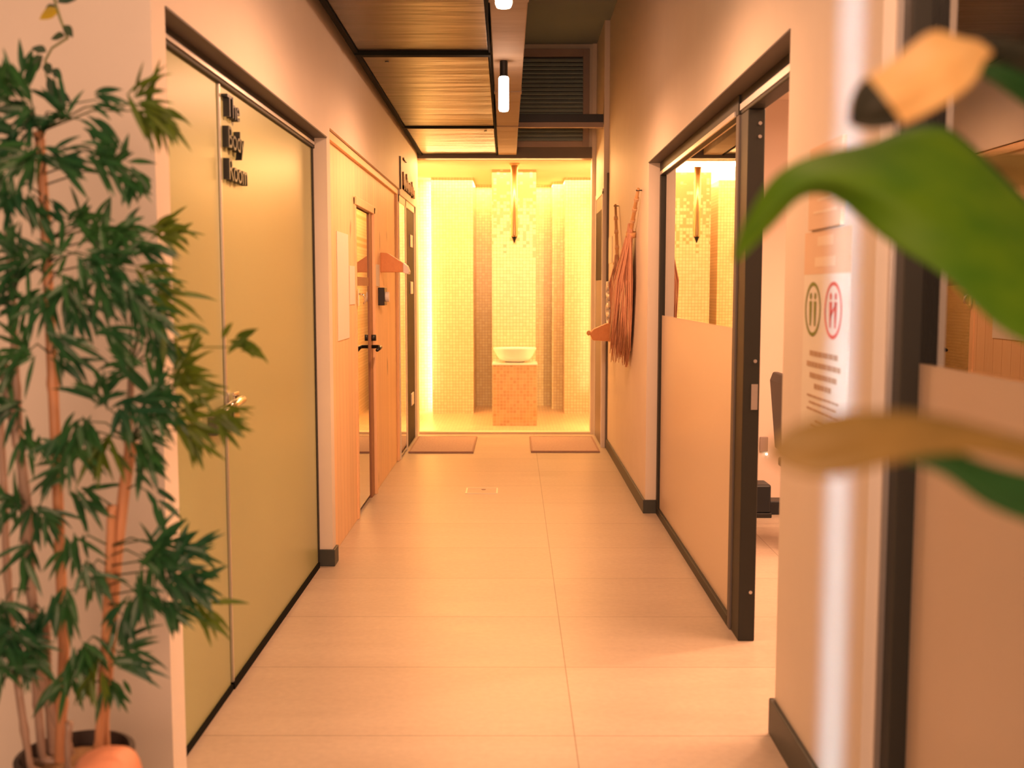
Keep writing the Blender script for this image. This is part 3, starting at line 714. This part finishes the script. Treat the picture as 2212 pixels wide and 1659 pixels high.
lv = thing('louvre_grille', 'dark louvred air grille in a mauve frame above the bright opening', 'grille', (0.35, 10.07, 3.16))
LX0, LX1, LZ0, LZ1 = -0.03, 0.705, 2.735, 3.64
q = MB(); q.box(LX0, LX0 + 0.06, 10.035, 10.08, LZ0, LZ1); q.box(LX1 - 0.06, LX1, 10.035, 10.08, LZ0, LZ1)
q.box(LX0 + 0.06, LX1 - 0.06, 10.035, 10.08, LZ0, LZ0 + 0.055); q.box(LX0 + 0.06, LX1 - 0.06, 10.035, 10.08, LZ1 - 0.07, LZ1)
q.build('grille_frame', M['louvre_frame'], lv, bevel=0.003)
MB().box(LX0 + 0.06, LX1 - 0.06, 10.072, 10.079, LZ0 + 0.055, LZ1 - 0.07).build('backing', M['black'], lv)
n = 20
for k in range(n):
    z = LZ0 + 0.06 + (LZ1 - LZ0 - 0.14) * k / n
    MB().prism([(LX0 + 0.06, 10.042, z), (LX0 + 0.06, 10.070, z + 0.030), (LX0 + 0.06, 10.070, z + 0.034), (LX0 + 0.06, 10.042, z + 0.005)], (LX1 - LX0 - 0.12, 0, 0)).build('slat', M['louvre'], lv)
st = thing('support_strut', 'dark metal strut spanning from the tray to the right wall', 'strut', (0.4, 9.3, 2.86))
MB().box(0.0, XR, 9.27, 9.31, 2.845, 2.915).build('bar', M['black'], st, bevel=0.003)
MB().box(0.0, 0.78, 9.262, 9.32, 2.80, 2.845).build('lower_flange', M['louvre_frame'], st, bevel=0.003)
MB().box(XR - 0.012, XR, 9.24, 9.34, 2.80, 2.96).build('wall_plate', M['black'], st)
MB().box(-0.085, -0.045, 9.27, 9.31, 2.75, 2.90).box(-0.085, 0.0, 9.27, 9.31, 2.845, 2.915).build('tray_hanger', M['black'], st)

# ------------------------------------------------------------------ on the floor
def matt(label, x0, x1, y0, y1):
    t = thing('door_mat', label, 'mat', ((x0 + x1) / 2, (y0 + y1) / 2, 0), 'mats before the steam room')
    MB().box(x0 + 0.012, x1 - 0.012, y0 + 0.012, y1 - 0.012, 0.001, 0.014).build('woven_field', M['mat_w'], t, bevel=0.003)
    q = MB(); q.box(x0, x1, y0, y0 + 0.014, 0.001, 0.016); q.box(x0, x1, y1 - 0.014, y1, 0.001, 0.016)
    q.box(x0, x0 + 0.014, y0 + 0.014, y1 - 0.014, 0.001, 0.016); q.box(x1 - 0.014, x1, y0 + 0.014, y1 - 0.014, 0.001, 0.016)
    q.build('edging', M['mat_e'], t)
matt('pinkish brown woven mat before the dark far left door', -0.905, -0.350, 8.86, 9.80)
matt('pinkish brown woven mat before the grey far right door', 0.143, 0.735, 8.90, 9.80)
dr = thing('floor_hatch', 'small metal rimmed hatch set in the corridor floor tiles', 'hatch', (-0.225, 7.2, 0))
q = MB(); q.box(-0.337, -0.115, 7.09, 7.10, 0.0, 0.003); q.box(-0.337, -0.115, 7.285, 7.295, 0.0, 0.003); q.box(-0.337, -0.327, 7.10, 7.285, 0, 0.003); q.box(-0.125, -0.115, 7.10, 7.285, 0, 0.003)
q.build('rim', M['alu'], dr)
MB().box(-0.327, -0.125, 7.10, 7.285, 0.0, 0.0015).build('cover', M['floor'], dr)
MB().lathe([(0.016, 0), (0.016, 0.003)], (-0.215, 7.23, 0.0), 16).build('lifting_hole', M['mat_e'], dr)

# side room: chair, box, socket, downlight
ch = thing('side_chair', 'black chair behind the right wall, only its backrest edge showing in the doorway', 'chair', (1.75, 5.55, 0))
bp_ = [(1.412, 0, 0.90), (1.428, 0, 0.945), (1.462, 0, 0.945), (1.470, 0, 0.52), (1.448, 0, 0.52)]
MB().prism([(x, 5.35, z) for x, _, z in bp_], (0, 0.42, 0)).build('backrest', M['navy'], ch, bevel=0.008)
MB().box(1.47, 1.90, 5.34, 5.78, 0.42, 0.47).build('seat', M['navy'], ch, bevel=0.01)
for x in (1.52, 1.86):
    for y in (5.38, 5.74):
        MB().tube([(x, y, 0.42), (x, y, 0.0)], 0.013, 10).build('leg', M['black'], ch)
MB().box(1.455, 1.54, 5.52, 5.60, 0.42, 0.56).build('back_bracket', M['black'], ch)
bx = thing('equipment_case', 'small black upright case on the floor inside the doorway', 'case', (1.51, 6.40, 0))
MB().box(1.43, 1.575, 6.33, 6.50, 0.03, 0.205).build('body', M['navy'], bx, bevel=0.012)
MB().box(1.425, 1.58, 6.325, 6.505, 0.0, 0.03).build('base', M['black'], bx, bevel=0.004)
MB().tube([(1.51, 6.47, 0.205), (1.50, 6.60, 0.24), (1.545, 6.86, 0.33)], 0.004, 6).build('cable', M['navy'], bx, smooth=True)
tag(MB().box(1.59, 1.80, 6.42, 6.55, 0.0, 0.085).build('flat_box', M['navy'], bevel=0.006), 'low black box on the floor right of the upright case', 'box')
so = thing('wall_socket', 'small socket with a glowing dot on the back wall of the side room', 'socket', (1.66, 6.92, 0.36))
MB().box(1.635, 1.69, 6.905, 6.92, 0.32, 0.42).build('face_plate', M['louvre_frame'], so, bevel=0.004)
MB().tube([(1.68, 6.905, 0.305), (1.68, 6.90, 0.305)], 0.008, 10).build('indicator', emit('indicator_dot', (1, 1, 0.7), 3.0), so)
dl = thing('downlight', 'round recessed downlight in the side room ceiling', 'light', (1.74, 4.42, SIDE_CEIL))
MB().lathe([(0.055, 0.0), (0.055, -0.008), (0.045, -0.010)], (1.74, 4.42, SIDE_CEIL), 24).build('rim', M['alu'], dl, smooth=False)
MB().lathe([(0.043, -0.008), (0.040, -0.016), (0.01, -0.018)], (1.74, 4.42, SIDE_CEIL), 24).build('lens', M['down'], dl, smooth=False)

# ------------------------------------------------------------------ plants: bamboo at the left
def blade(mb, base, d, length, width, droop=0.5, face=None):
    """one lanceolate leaf with a keel, arching over under its weight"""
    d = Vector(d).normalized()
    side = d.cross(Vector((0, 0, 1)) if face is None else face)
    if side.length < 0.05: side = Vector((1, 0, 0))
    side.normalize(); nrm = side.cross(d).normalized()
    prof = (0.12, 0.72, 1.0, 0.86, 0.52, 0.02)
    p = Vector(base); rows = []
    for i, w in enumerate(prof):
        s = side * (w * width / 2); k = nrm * (0.22 * w * width / 2)
        rows.append((p - s + k, p.copy(), p + s + k))
        d = (d + Vector((0, 0, -droop * 0.16))).normalized()
        p = p + d * (length / 5)
    mb.grid(rows)

def cane_path(pts, Y):
    out = []
    for i, q in enumerate(pts):
        y = Y if len(q) == 2 else q[2]
        out.append(at(q[0], q[1], y))
    return out
def nodes_tube(path, r, every=0.17):
    """a cane with swollen rings"""
    pts, rad = [], []
    for a, b in zip(path[:-1], path[1:]):
        n = max(1, int((b - a).length / 0.02))
        for k in range(n): pts.append(a.lerp(b, k / n))
    pts.append(path[-1]); s = 0.0; prev = pts[0]
    for p in pts:
        s += (p - prev).length; prev = p
        ph = (s % every) / every
        rad.append(r * (1.22 if ph < 0.10 else 1.0) * (1.0 + 0.12 * min(1, s)))
    return pts, rad
PC = Vector((-0.945, 2.17, 0.0)); RIM = 0.405
bam = thing('potted_bamboo', 'tall bamboo with reddish canes in a dark planter before the left pier', 'potted plant', PC)
MB().lathe([(0.085, 0.0), (0.10, 0.05), (0.115, 0.30), (0.122, RIM), (0.110, RIM + 0.004), (0.104, RIM - 0.03), (0.02, RIM - 0.032)], PC, 36).build('planter', M['pot'], bam, smooth=False)
MB().lathe([(0.103, RIM - 0.045), (0.102, RIM - 0.028), (0.05, RIM - 0.014), (0.01, RIM - 0.012)], PC, 24).build('soil', M['soil'], bam, smooth=True)
CANES = [
    ([(85, 285), (97, 470), (105, 640), (115, 850), (122, 1000), (128, 1150), (138, 1400)], 2.15, 0.0100, 'cane', (-0.03, -0.01)),
    ([(284, 955), (268, 1060), (250, 1220), (236, 1400), (222, 1560)], 2.12, 0.0120, 'cane', (0.075, -0.03)),
    ([(241, 1092), (238, 1180), (230, 1350), (214, 1600)], 2.09, 0.0085, 'cane', (0.06, -0.05)),
    ([(18, 490), (25, 640), (36, 840), (44, 960), (58, 1250)], 2.30, 0.0080, 'cane_pale', (-0.05, 0.05)),
    ([(2, 770), (20, 870), (44, 980), (58, 1090), (66, 1250), (82, 1450)], 2.12, 0.0095, 'cane_pale', (-0.02, 0.03)),
    ([(0, 900), (8, 1050), (14, 1220), (34, 1450), (62, 1640)], 2.20, 0.0075, 'cane_pale', (-0.06, 0.0)),
    ([(64, 1180), (70, 1340), (78, 1480), (92, 1640)], 2.16, 0.0090, 'cane_pale', (0.0, 0.0)),
    ([(100, 1340), (104, 1480), (112, 1640)], 2.20, 0.0085, 'cane_pale', (0.02, 0.04)),
    ([(40, 1480), (52, 1560), (66, 1659)], 2.10, 0.0060, 'cane_pale', (-0.04, -0.04)),
    ([(150, 1560), (147, 1600), (146, 1659)], 2.12, 0.0070, 'cane_pale', (0.03, -0.05)),
    ([(284, 790), (280, 900), (276, 1000)], 2.20, 0.0070, 'cane_pale', None),
]
cane_pts = []
for pts, Y, r, mt, foot in CANES:
    path = cane_path(pts, Y)
    if foot: path.append(Vector((PC.x + foot[0], PC.y + foot[1], RIM - 0.03)))
    else: path.append(at(262, 1120, 2.135))
    p, rad = nodes_tube(path, r)
    MB().tube(p, rad, 10).build('cane', M[mt], bam, smooth=True)
    cane_pts += p
# spray centres: x, y in the photograph, distance, heading (degrees, 0 = right, 90 = up), fan, leaves, length
SPR = [
 (300,225,2.02,10,150,11,.095,1),(330,240,2.05,-50,80,7,.09,1),(210,215,2.05,0,40,4,.08,0),(190,262,2.06,-30,50,5,.09,0),(130,245,2.1,150,160,8,.085,0),(60,235,2.05,180,160,10,.09,0),
 (20,205,2.0,120,120,8,.09,0),(5,150,2.0,-60,90,6,.08,0),(55,175,2.15,80,50,4,.07,0),(35,290,2.05,190,150,10,.095,0),(70,330,2.0,200,120,9,.09,0),(15,360,2.1,200,160,9,.09,0),(90,330,2.05,-10,60,4,.09,0),
 (130,345,2.05,0,90,7,.09,0),(200,330,2.05,-20,90,8,.085,0),(260,365,2.08,0,150,8,.075,0),(290,385,2.1,-60,140,9,.05,0),(30,415,2.05,-100,120,7,.08,0),(60,440,2.1,-60,120,6,.07,0),(110,440,2.1,-40,40,3,.06,0),
 (170,480,2.1,20,140,9,.08,0),(215,500,2.1,0,200,11,.08,0),(265,500,2.12,20,150,9,.075,0),(130,540,2.05,160,160,10,.085,0),(60,560,2.05,180,170,11,.09,0),(15,540,2.0,120,120,7,.08,0),(20,590,2.02,-150,120,8,.085,0),
 (180,555,2.05,-20,160,11,.085,0),(240,565,2.08,0,180,11,.085,0),(300,540,2.1,0,90,7,.085,0),(330,505,2.15,10,80,5,.085,1),(360,500,2.2,20,80,4,.07,1),(150,610,2.05,-80,140,9,.085,0),(230,620,2.06,-50,140,10,.09,0),(290,620,2.05,-40,120,10,.09,0),
 (310,590,2.1,-5,70,6,.08,1),(100,640,2.05,-120,150,9,.09,0),(40,650,2.05,-160,140,9,.085,0),(170,660,2.08,-60,130,8,.085,0),(340,640,2.1,0,90,6,.10,1),(320,680,2.06,-40,100,7,.09,0),
 (225,705,2.02,-30,90,7,.11,0),(120,725,2.03,-20,70,5,.10,0),(60,760,2.05,170,160,9,.09,0),(20,790,2.05,-160,150,8,.09,0),(130,770,2.06,-40,100,5,.10,0),(345,735,2.08,-70,90,6,.09,0),
 (505,750,2.05,15,110,6,.07,1),(430,725,2.06,180,120,4,.06,1),(375,800,2.06,40,120,7,.085,1),(290,800,2.05,150,100,6,.09,0),
 (218,868,2.0,90,140,9,.095,0),(330,850,2.05,30,200,11,.085,0),(390,830,2.06,20,140,9,.085,1),(280,880,2.02,-40,180,11,.09,0),(340,895,2.05,-10,160,11,.09,0),(180,910,2.02,-90,120,9,.09,0),(150,950,2.0,-100,120,10,.095,0),(220,950,2.03,-100,110,9,.09,1),
 (395,900,2.06,-10,130,9,.085,1),(460,900,2.06,-10,100,8,.09,1),(410,935,2.05,-40,90,6,.08,1),(40,880,2.1,200,150,8,.085,0),(60,940,2.1,-60,120,7,.08,0),(300,1000,2.1,-60,100,6,.075,0),(330,1070,2.1,-40,50,4,.07,0),(305,955,2.08,-20,120,8,.08,0),
 (165,1070,2.08,-30,100,8,.095,0),(140,1010,2.1,-150,80,6,.09,0),(30,1090,2.06,180,180,10,.09,0),(80,1110,2.08,-60,140,8,.085,0),(155,1170,2.06,-90,110,8,.085,0),(60,1190,2.04,-110,120,7,.085,0),
 (340,1180,2.04,20,170,11,.085,0),(390,1190,2.04,10,130,9,.085,0),(320,1210,2.02,-20,180,12,.085,0),(370,1240,2.02,-10,160,12,.085,0),(410,1260,2.04,-10,110,8,.08,0),(300,1280,2.02,-60,150,10,.085,0),(360,1300,2.04,-40,110,9,.085,0),(430,1320,2.05,-30,80,6,.08,1),(265,1330,2.02,-100,80,8,.085,0),
 (260,1420,2.02,5,80,8,.095,0),(195,1230,2.05,-70,120,7,.085,0),(140,1280,2.05,-90,80,7,.10,0),(100,1330,2.05,-120,70,6,.10,0),(185,1390,2.05,-80,110,9,.085,0),(160,1430,2.05,-100,90,8,.09,0),
 (25,1370,1.98,-90,200,12,.09,0),(10,1420,1.98,-60,200,12,.09,0),(60,1400,2.0,-70,160,10,.085,0),(130,1480,2.03,-140,60,5,.09,0),(210,1450,2.03,-100,80,6,.085,1),(245,1480,2.05,-70,80,5,.07,0),(0,1310,2.0,-80,160,9,.09,0),
]
SPR = SPR[:99]
for (x, y, Y, hd_, fan, n, ln, young) in SPR:
    c = at(x, y, Y)
    q = MB()
    near = min(cane_pts, key=lambda p: (p - c).length + 0.6 * max(0, p.z - c.z))
    if (near - c).length > 0.02:
        m = near.lerp(c, 0.5) + Vector((0, -0.01, 0.02))
        q.tube([near, m, c], [0.0022, 0.0018, 0.0012], 5)
    n = int(n * 1.95)
    for i in range(n):
        a = math.radians(hd_ + fan * ((i + 0.5) / n - 0.5) + random.uniform(-12, 12))
        d = Vector((math.cos(a), random.uniform(-0.65, 0.55), math.sin(a)))
        base = c + Vector((random.uniform(-.018, .018), random.uniform(-.02, .02), random.uniform(-.018, .018)))
        face = Vector((random.uniform(-.5, .5), -1, random.uniform(-.2, 0.9)))
        blade(q, base, d, ln * random.uniform(0.6, 1.08), random.uniform(0.0095, 0.0140), random.uniform(0.3, 1.1), face)
    q.build('leaf_spray', M['bleaf_y'] if young else M['bleaf'], bam, smooth=True)

# trailing vine at the top left
vn = thing('trailing_vine', 'thin trailing vine with one yellow leaf hanging above the bamboo', 'vine', at(118, -160, 2.25))
vp = [at(x, y, 2.25) for x, y in ((112, -170), (124, -60), (118, 0), (130, 40), (146, 82), (112, 104), (98, 130), (100, 165), (118, 205))]
MB().tube(vp, [0.004, 0.003, 0.003, 0.003, 0.003, 0.0025, 0.0025, 0.002, 0.0015], 6).build('stem', M['stem'], vn, smooth=True)
q = MB()
for x, y, hd_, ln in ((124, 5, 30, .04), (120, 12, 200, .035), (138, 55, -40, .035), (140, 78, 170, .035), (100, 112, 150, .03), (92, 120, 220, .035), (98, 135, -60, .03), (112, 150, -30, .03), (104, 165, -70, .055), (115, 185, -60, .06), (122, 200, -20, .04), (82, 122, 250, .035), (122, -30, 10, .04), (118, -60, 190, .04), (112, -100, 20, .04)):
    a = math.radians(hd_); blade(q, at(x, y, 2.25), (math.cos(a), random.uniform(-.4, .3), math.sin(a)), ln, 0.02, 0.6, Vector((0.2, -1, 0.2)))
q.build('leaves', M['vine'], vn, smooth=True)
q = MB(); blade(q, at(128, 22, 2.25), (-0.9, -0.2, -0.25), 0.045, 0.026, 0.5, Vector((0.2, -1, 0.2))); q.build('yellow_leaf', M['vine_y'], vn, smooth=True)
hp = at(112, -170, 2.25)
MB().tube([hp, (hp.x, 2.25, 2.66)], 0.0015, 6).build('cord', M['stem'], vn)
MB().tube([(hp.x, 2.25, 2.70), (hp.x, 2.25, 2.675), (hp.x + 0.012, 2.25, 2.662), (hp.x, 2.25, 2.652), (hp.x - 0.010, 2.25, 2.66)], 0.002, 6).build('ceiling_hook', M['chrome'], vn, smooth=True)

# salt lamp on a stool at the lower left
SX, SY = -0.775, 1.92
stl = thing('round_stool', 'dark round stool under the orange salt rock', 'stool', (SX, SY, 0))
MB().lathe([(0.115, 0.36), (0.12, 0.365), (0.12, 0.385), (0.115, 0.39)], (SX, SY, 0), 32).build('seat', M['stool'], stl)
for k in range(3):
    a = 2 * PI * k / 3 + 0.4
    MB().tube([(SX + 0.07 * math.cos(a), SY + 0.07 * math.sin(a), 0.362), (SX + 0.10 * math.cos(a), SY + 0.10 * math.sin(a), 0.0)], 0.013, 10).build('leg', M['stool'], stl)
rows = []
for i in range(13):
    ph = PI * i / 12; row = []
    for k in range(25):
        a = 2 * PI * k / 24
        w = 1 + 0.07 * math.sin(3 * a + 2 * ph) + 0.05 * math.sin(5 * a - 3 * ph)
        r = 0.066 * math.sin(ph) ** 0.8 * w if 0 < i < 12 else 0.0
        row.append((SX + r * math.cos(a), SY + r * math.sin(a), 0.39 + 0.071 * (1 - math.cos(ph)) ** 0.95))
    rows.append(row)
tag(MB().grid(rows).build('salt_rock', M['salt'], smooth=True), 'rounded orange salt rock beside the dark planter', 'rock')

# ------------------------------------------------------------------ plants: broad leaves close by at the right
hpx = Vector((0.74, 1.02, 0.0))
hp = thing('leafy_houseplant', 'large leaved green plant close by at the right edge', 'potted plant', hpx)
MB().lathe([(0.09, 0.0), (0.115, 0.03), (0.135, 0.24), (0.14, 0.30), (0.128, 0.304), (0.12, 0.27), (0.02, 0.265)], hpx, 32).build('planter', M['pot2'], hp)
MB().lathe([(0.12, 0.255), (0.118, 0.272), (0.05, 0.282), (0.01, 0.284)], hpx, 24).build('soil', M['soil'], hp, smooth=True)
def bigleaf(name, mat, stations, stalk, label=None, tipmat=None):
    """stations from tip to stalk: (upper edge, midrib, lower edge), each (x, y, distance)"""
    rows = []
    for a, m, b in stations:
        A, Mi, B = at(*a), at(*m), at(*b)
        rows.append((A, A.lerp(Mi, 0.5) + Vector((0, 0.004, 0.003)), Mi, Mi.lerp(B, 0.5) + Vector((0, 0.004, 0.003)), B))
    o = MB().grid(rows).build(name, mat, hp, smooth=True, solid=0.0009, sub=2)
    if label: o['label'] = label
    if tipmat is not None:
        o.data.materials.append(tipmat[0])
        for f_ in o.data.polygons:
            if f_.index < 4 * tipmat[1]: f_.material_index = 1
    if stalk:
        e = at(*stations[-1][1])
        MB().tube([e, e.lerp(Vector(stalk), 0.35) + Vector((0.02, 0, -0.02)), Vector(stalk), Vector((hpx.x + random.uniform(-.03, .03), hpx.y + random.uniform(-.03, .03), 0.9)), Vector((hpx.x + random.uniform(-.04, .04), hpx.y + random.uniform(-.04, .04), 0.27))], [0.004, 0.005, 0.006, 0.007, 0.008], 8).build('stalk', M['stem'], hp, smooth=True)
    return o
# main leaf: narrow folded tip at the left, broad blade running out of view at the right
bigleaf('leaf', M['bigleaf'], [
    ((1584, 566, .90), (1586, 568, .90), (1588, 572, .90)),
    ((1590, 515, .90), (1610, 525, .89), (1622, 536, .90)),
    ((1622, 455, .90), (1655, 470, .885), (1682, 478, .90)),
    ((1660, 385, .90), (1700, 420, .88), (1722, 425, .90)),
    ((1720, 345, .90), (1765, 385, .875), (1775, 412, .90)),
    ((1800, 324, .91), (1845, 395, .87), (1838, 448, .90)),
    ((1875, 312, .92), (1925, 415, .87), (1905, 520, .89)),
    ((1960, 282, .94), (2010, 450, .88), (1985, 560, .88)),
    ((2040, 266, .96), (2090, 490, .89), (2060, 608, .87)),
    ((2110, 330, .97), (2170, 540, .90), (2130, 690, .87)),
    ((2200, 425, .98), (2250, 600, .91), (2215, 745, .87)),
    ((2330, 540, .98), (2330, 660, .92), (2310, 770, .88)),
    ((2420, 690, .97), (2420, 710, .94), (2420, 740, .92)),
], (0.72, 1.0, 1.28), 'broad green leaf with a drooping pointed tip')
# darker leaf added behind, its colour standing for the main leaf's shaded upper fold
bigleaf('leaf', M['deepleaf'], [
    ((1838, 330, .98), (1840, 334, .98), (1842, 338, .98)),
    ((1900, 300, .99), (1915, 330, .975), (1930, 350, .98)),
    ((1970, 272, 1.0), (2000, 320, .98), (2010, 370, .98)),
    ((2040, 262, 1.0), (2085, 340, .98), (2080, 410, .98)),
    ((2110, 320, 1.0), (2150, 400, .98), (2140, 470, .98)),
    ((2212, 425, 1.0), (2240, 480, .98), (2230, 540, .98)),
    ((2340, 540, 1.0), (2345, 570, .99), (2345, 600, .98)),
], (0.73, 1.02, 1.25), 'dark green leaf added as the shaded fold of the broad leaf')
# cream leaf with a withered tip
bigleaf('leaf', M['cream'], [
    ((1834, 268, .80), (1838, 272, .80), (1842, 274, .80)),
    ((1836, 200, .80), (1866, 245, .79), (1890, 285, .80)),
    ((1868, 168, .80), (1915, 220, .785), (1950, 272, .80)),
    ((1930, 132, .81), (1975, 190, .785), (2015, 240, .80)),
    ((1985, 80, .82), (2035, 145, .79), (2070, 208, .80)),
    ((2025, 60, .83), (2080, 120, .80), (2115, 172, .81)),
    ((2060, 80, .84), (2100, 105, .82), (2122, 128, .82)),
    ((2110, 88, .85), (2130, 100, .84), (2150, 118, .84)),
], None, 'cream yellow leaf with a withered dark tip', (M['browntip'], 2))
bigleaf('leaf', M['browntip'], [
    ((2030, 74, .85), (2032, 80, .85), (2034, 88, .85)),
    ((2080, 76, .86), (2095, 95, .85), (2110, 112, .86)),
    ((2150, 80, .87), (2165, 108, .855), (2170, 135, .87)),
    ((2230, 88, .88), (2240, 125, .87), (2240, 165, .88)),
    ((2330, 130, .90), (2335, 160, .89), (2335, 190, .90)),
], (0.71, 1.0, 1.35), 'brown green stalk end of the cream leaf')
bigleaf('leaf', M['deepleaf'], [
    ((2104, 142, .88), (2106, 150, .88), (2108, 158, .88)),
    ((2140, 130, .88), (2160, 160, .87), (2165, 190, .88)),
    ((2200, 138, .89), (2220, 180, .875), (2215, 232, .89)),
    ((2290, 180, .90), (2300, 220, .89), (2290, 270, .90)),
    ((2380, 250, .92), (2385, 265, .92), (2385, 280, .92)),
], (0.72, 1.02, 1.32), 'dark green leaf at the upper right edge')
bigleaf('leaf', M['palegreen'], [
    ((2070, 345, 1.06), (2072, 350, 1.06), (2074, 356, 1.06)),
    ((2120, 330, 1.06), (2135, 350, 1.05), (2140, 375, 1.06)),
    ((2190, 322, 1.07), (2210, 365, 1.06), (2205, 410, 1.07)),
    ((2290, 340, 1.08), (2300, 390, 1.07), (2290, 440, 1.08)),
    ((2380, 420, 1.08), (2385, 430, 1.08), (2385, 440, 1.08)),
], (0.75, 1.05, 1.3), 'pale yellow green leaf behind the dark leaf')
# lower pair, nearest the lens
bigleaf('leaf', M['palegreen'], [
    ((1655, 980, .58), (1658, 984, .58), (1660, 990, .58)),
    ((1690, 925, .58), (1710, 975, .575), (1728, 1032, .58)),
    ((1770, 896, .585), (1795, 955, .575), (1815, 1032, .58)),
    ((1850, 885, .59), (1880, 930, .58), (1900, 1008, .585)),
    ((1930, 885, .60), (1965, 918, .59), (1985, 985, .595)),
    ((2020, 895, .61), (2055, 920, .60), (2070, 975, .605)),
    ((2120, 922, .62), (2150, 945, .615), (2160, 985, .62)),
    ((2260, 960, .63), (2280, 985, .63), (2280, 1020, .63)),
], (0.66, 0.92, 1.15), 'blurred pale olive leaf closest to the lens')
bigleaf('leaf', M['deepleaf'], [
    ((1930, 985, .66), (1932, 990, .66), (1936, 996, .66)),
    ((1985, 960, .66), (2000, 985, .655), (2010, 1010, .66)),
    ((2055, 965, .66), (2070, 1005, .655), (2065, 1040, .66)),
    ((2120, 1000, .665), (2130, 1050, .66), (2120, 1090, .665)),
    ((2200, 1020, .67), (2215, 1080, .665), (2205, 1125, .67)),
    ((2300, 1040, .68), (2310, 1100, .675), (2300, 1150, .68)),
    ((2380, 1120, .70), (2385, 1130, .70), (2385, 1140, .70)),
], (0.68, 0.95, 1.05), 'blurred dark green leaf low at the right edge')

dsp = bpy.data.lights.new('downlight_light', 'SPOT'); dsp.energy = 55; dsp.color = (1.0, 0.52, 0.28)
dsp.spot_size = math.radians(150); dsp.spot_blend = 0.3; dsp.shadow_soft_size = 0.04
dso = bpy.data.objects.new('downlight_light', dsp); COL.objects.link(dso); dso.location = (1.74, 4.42, SIDE_CEIL - 0.03)
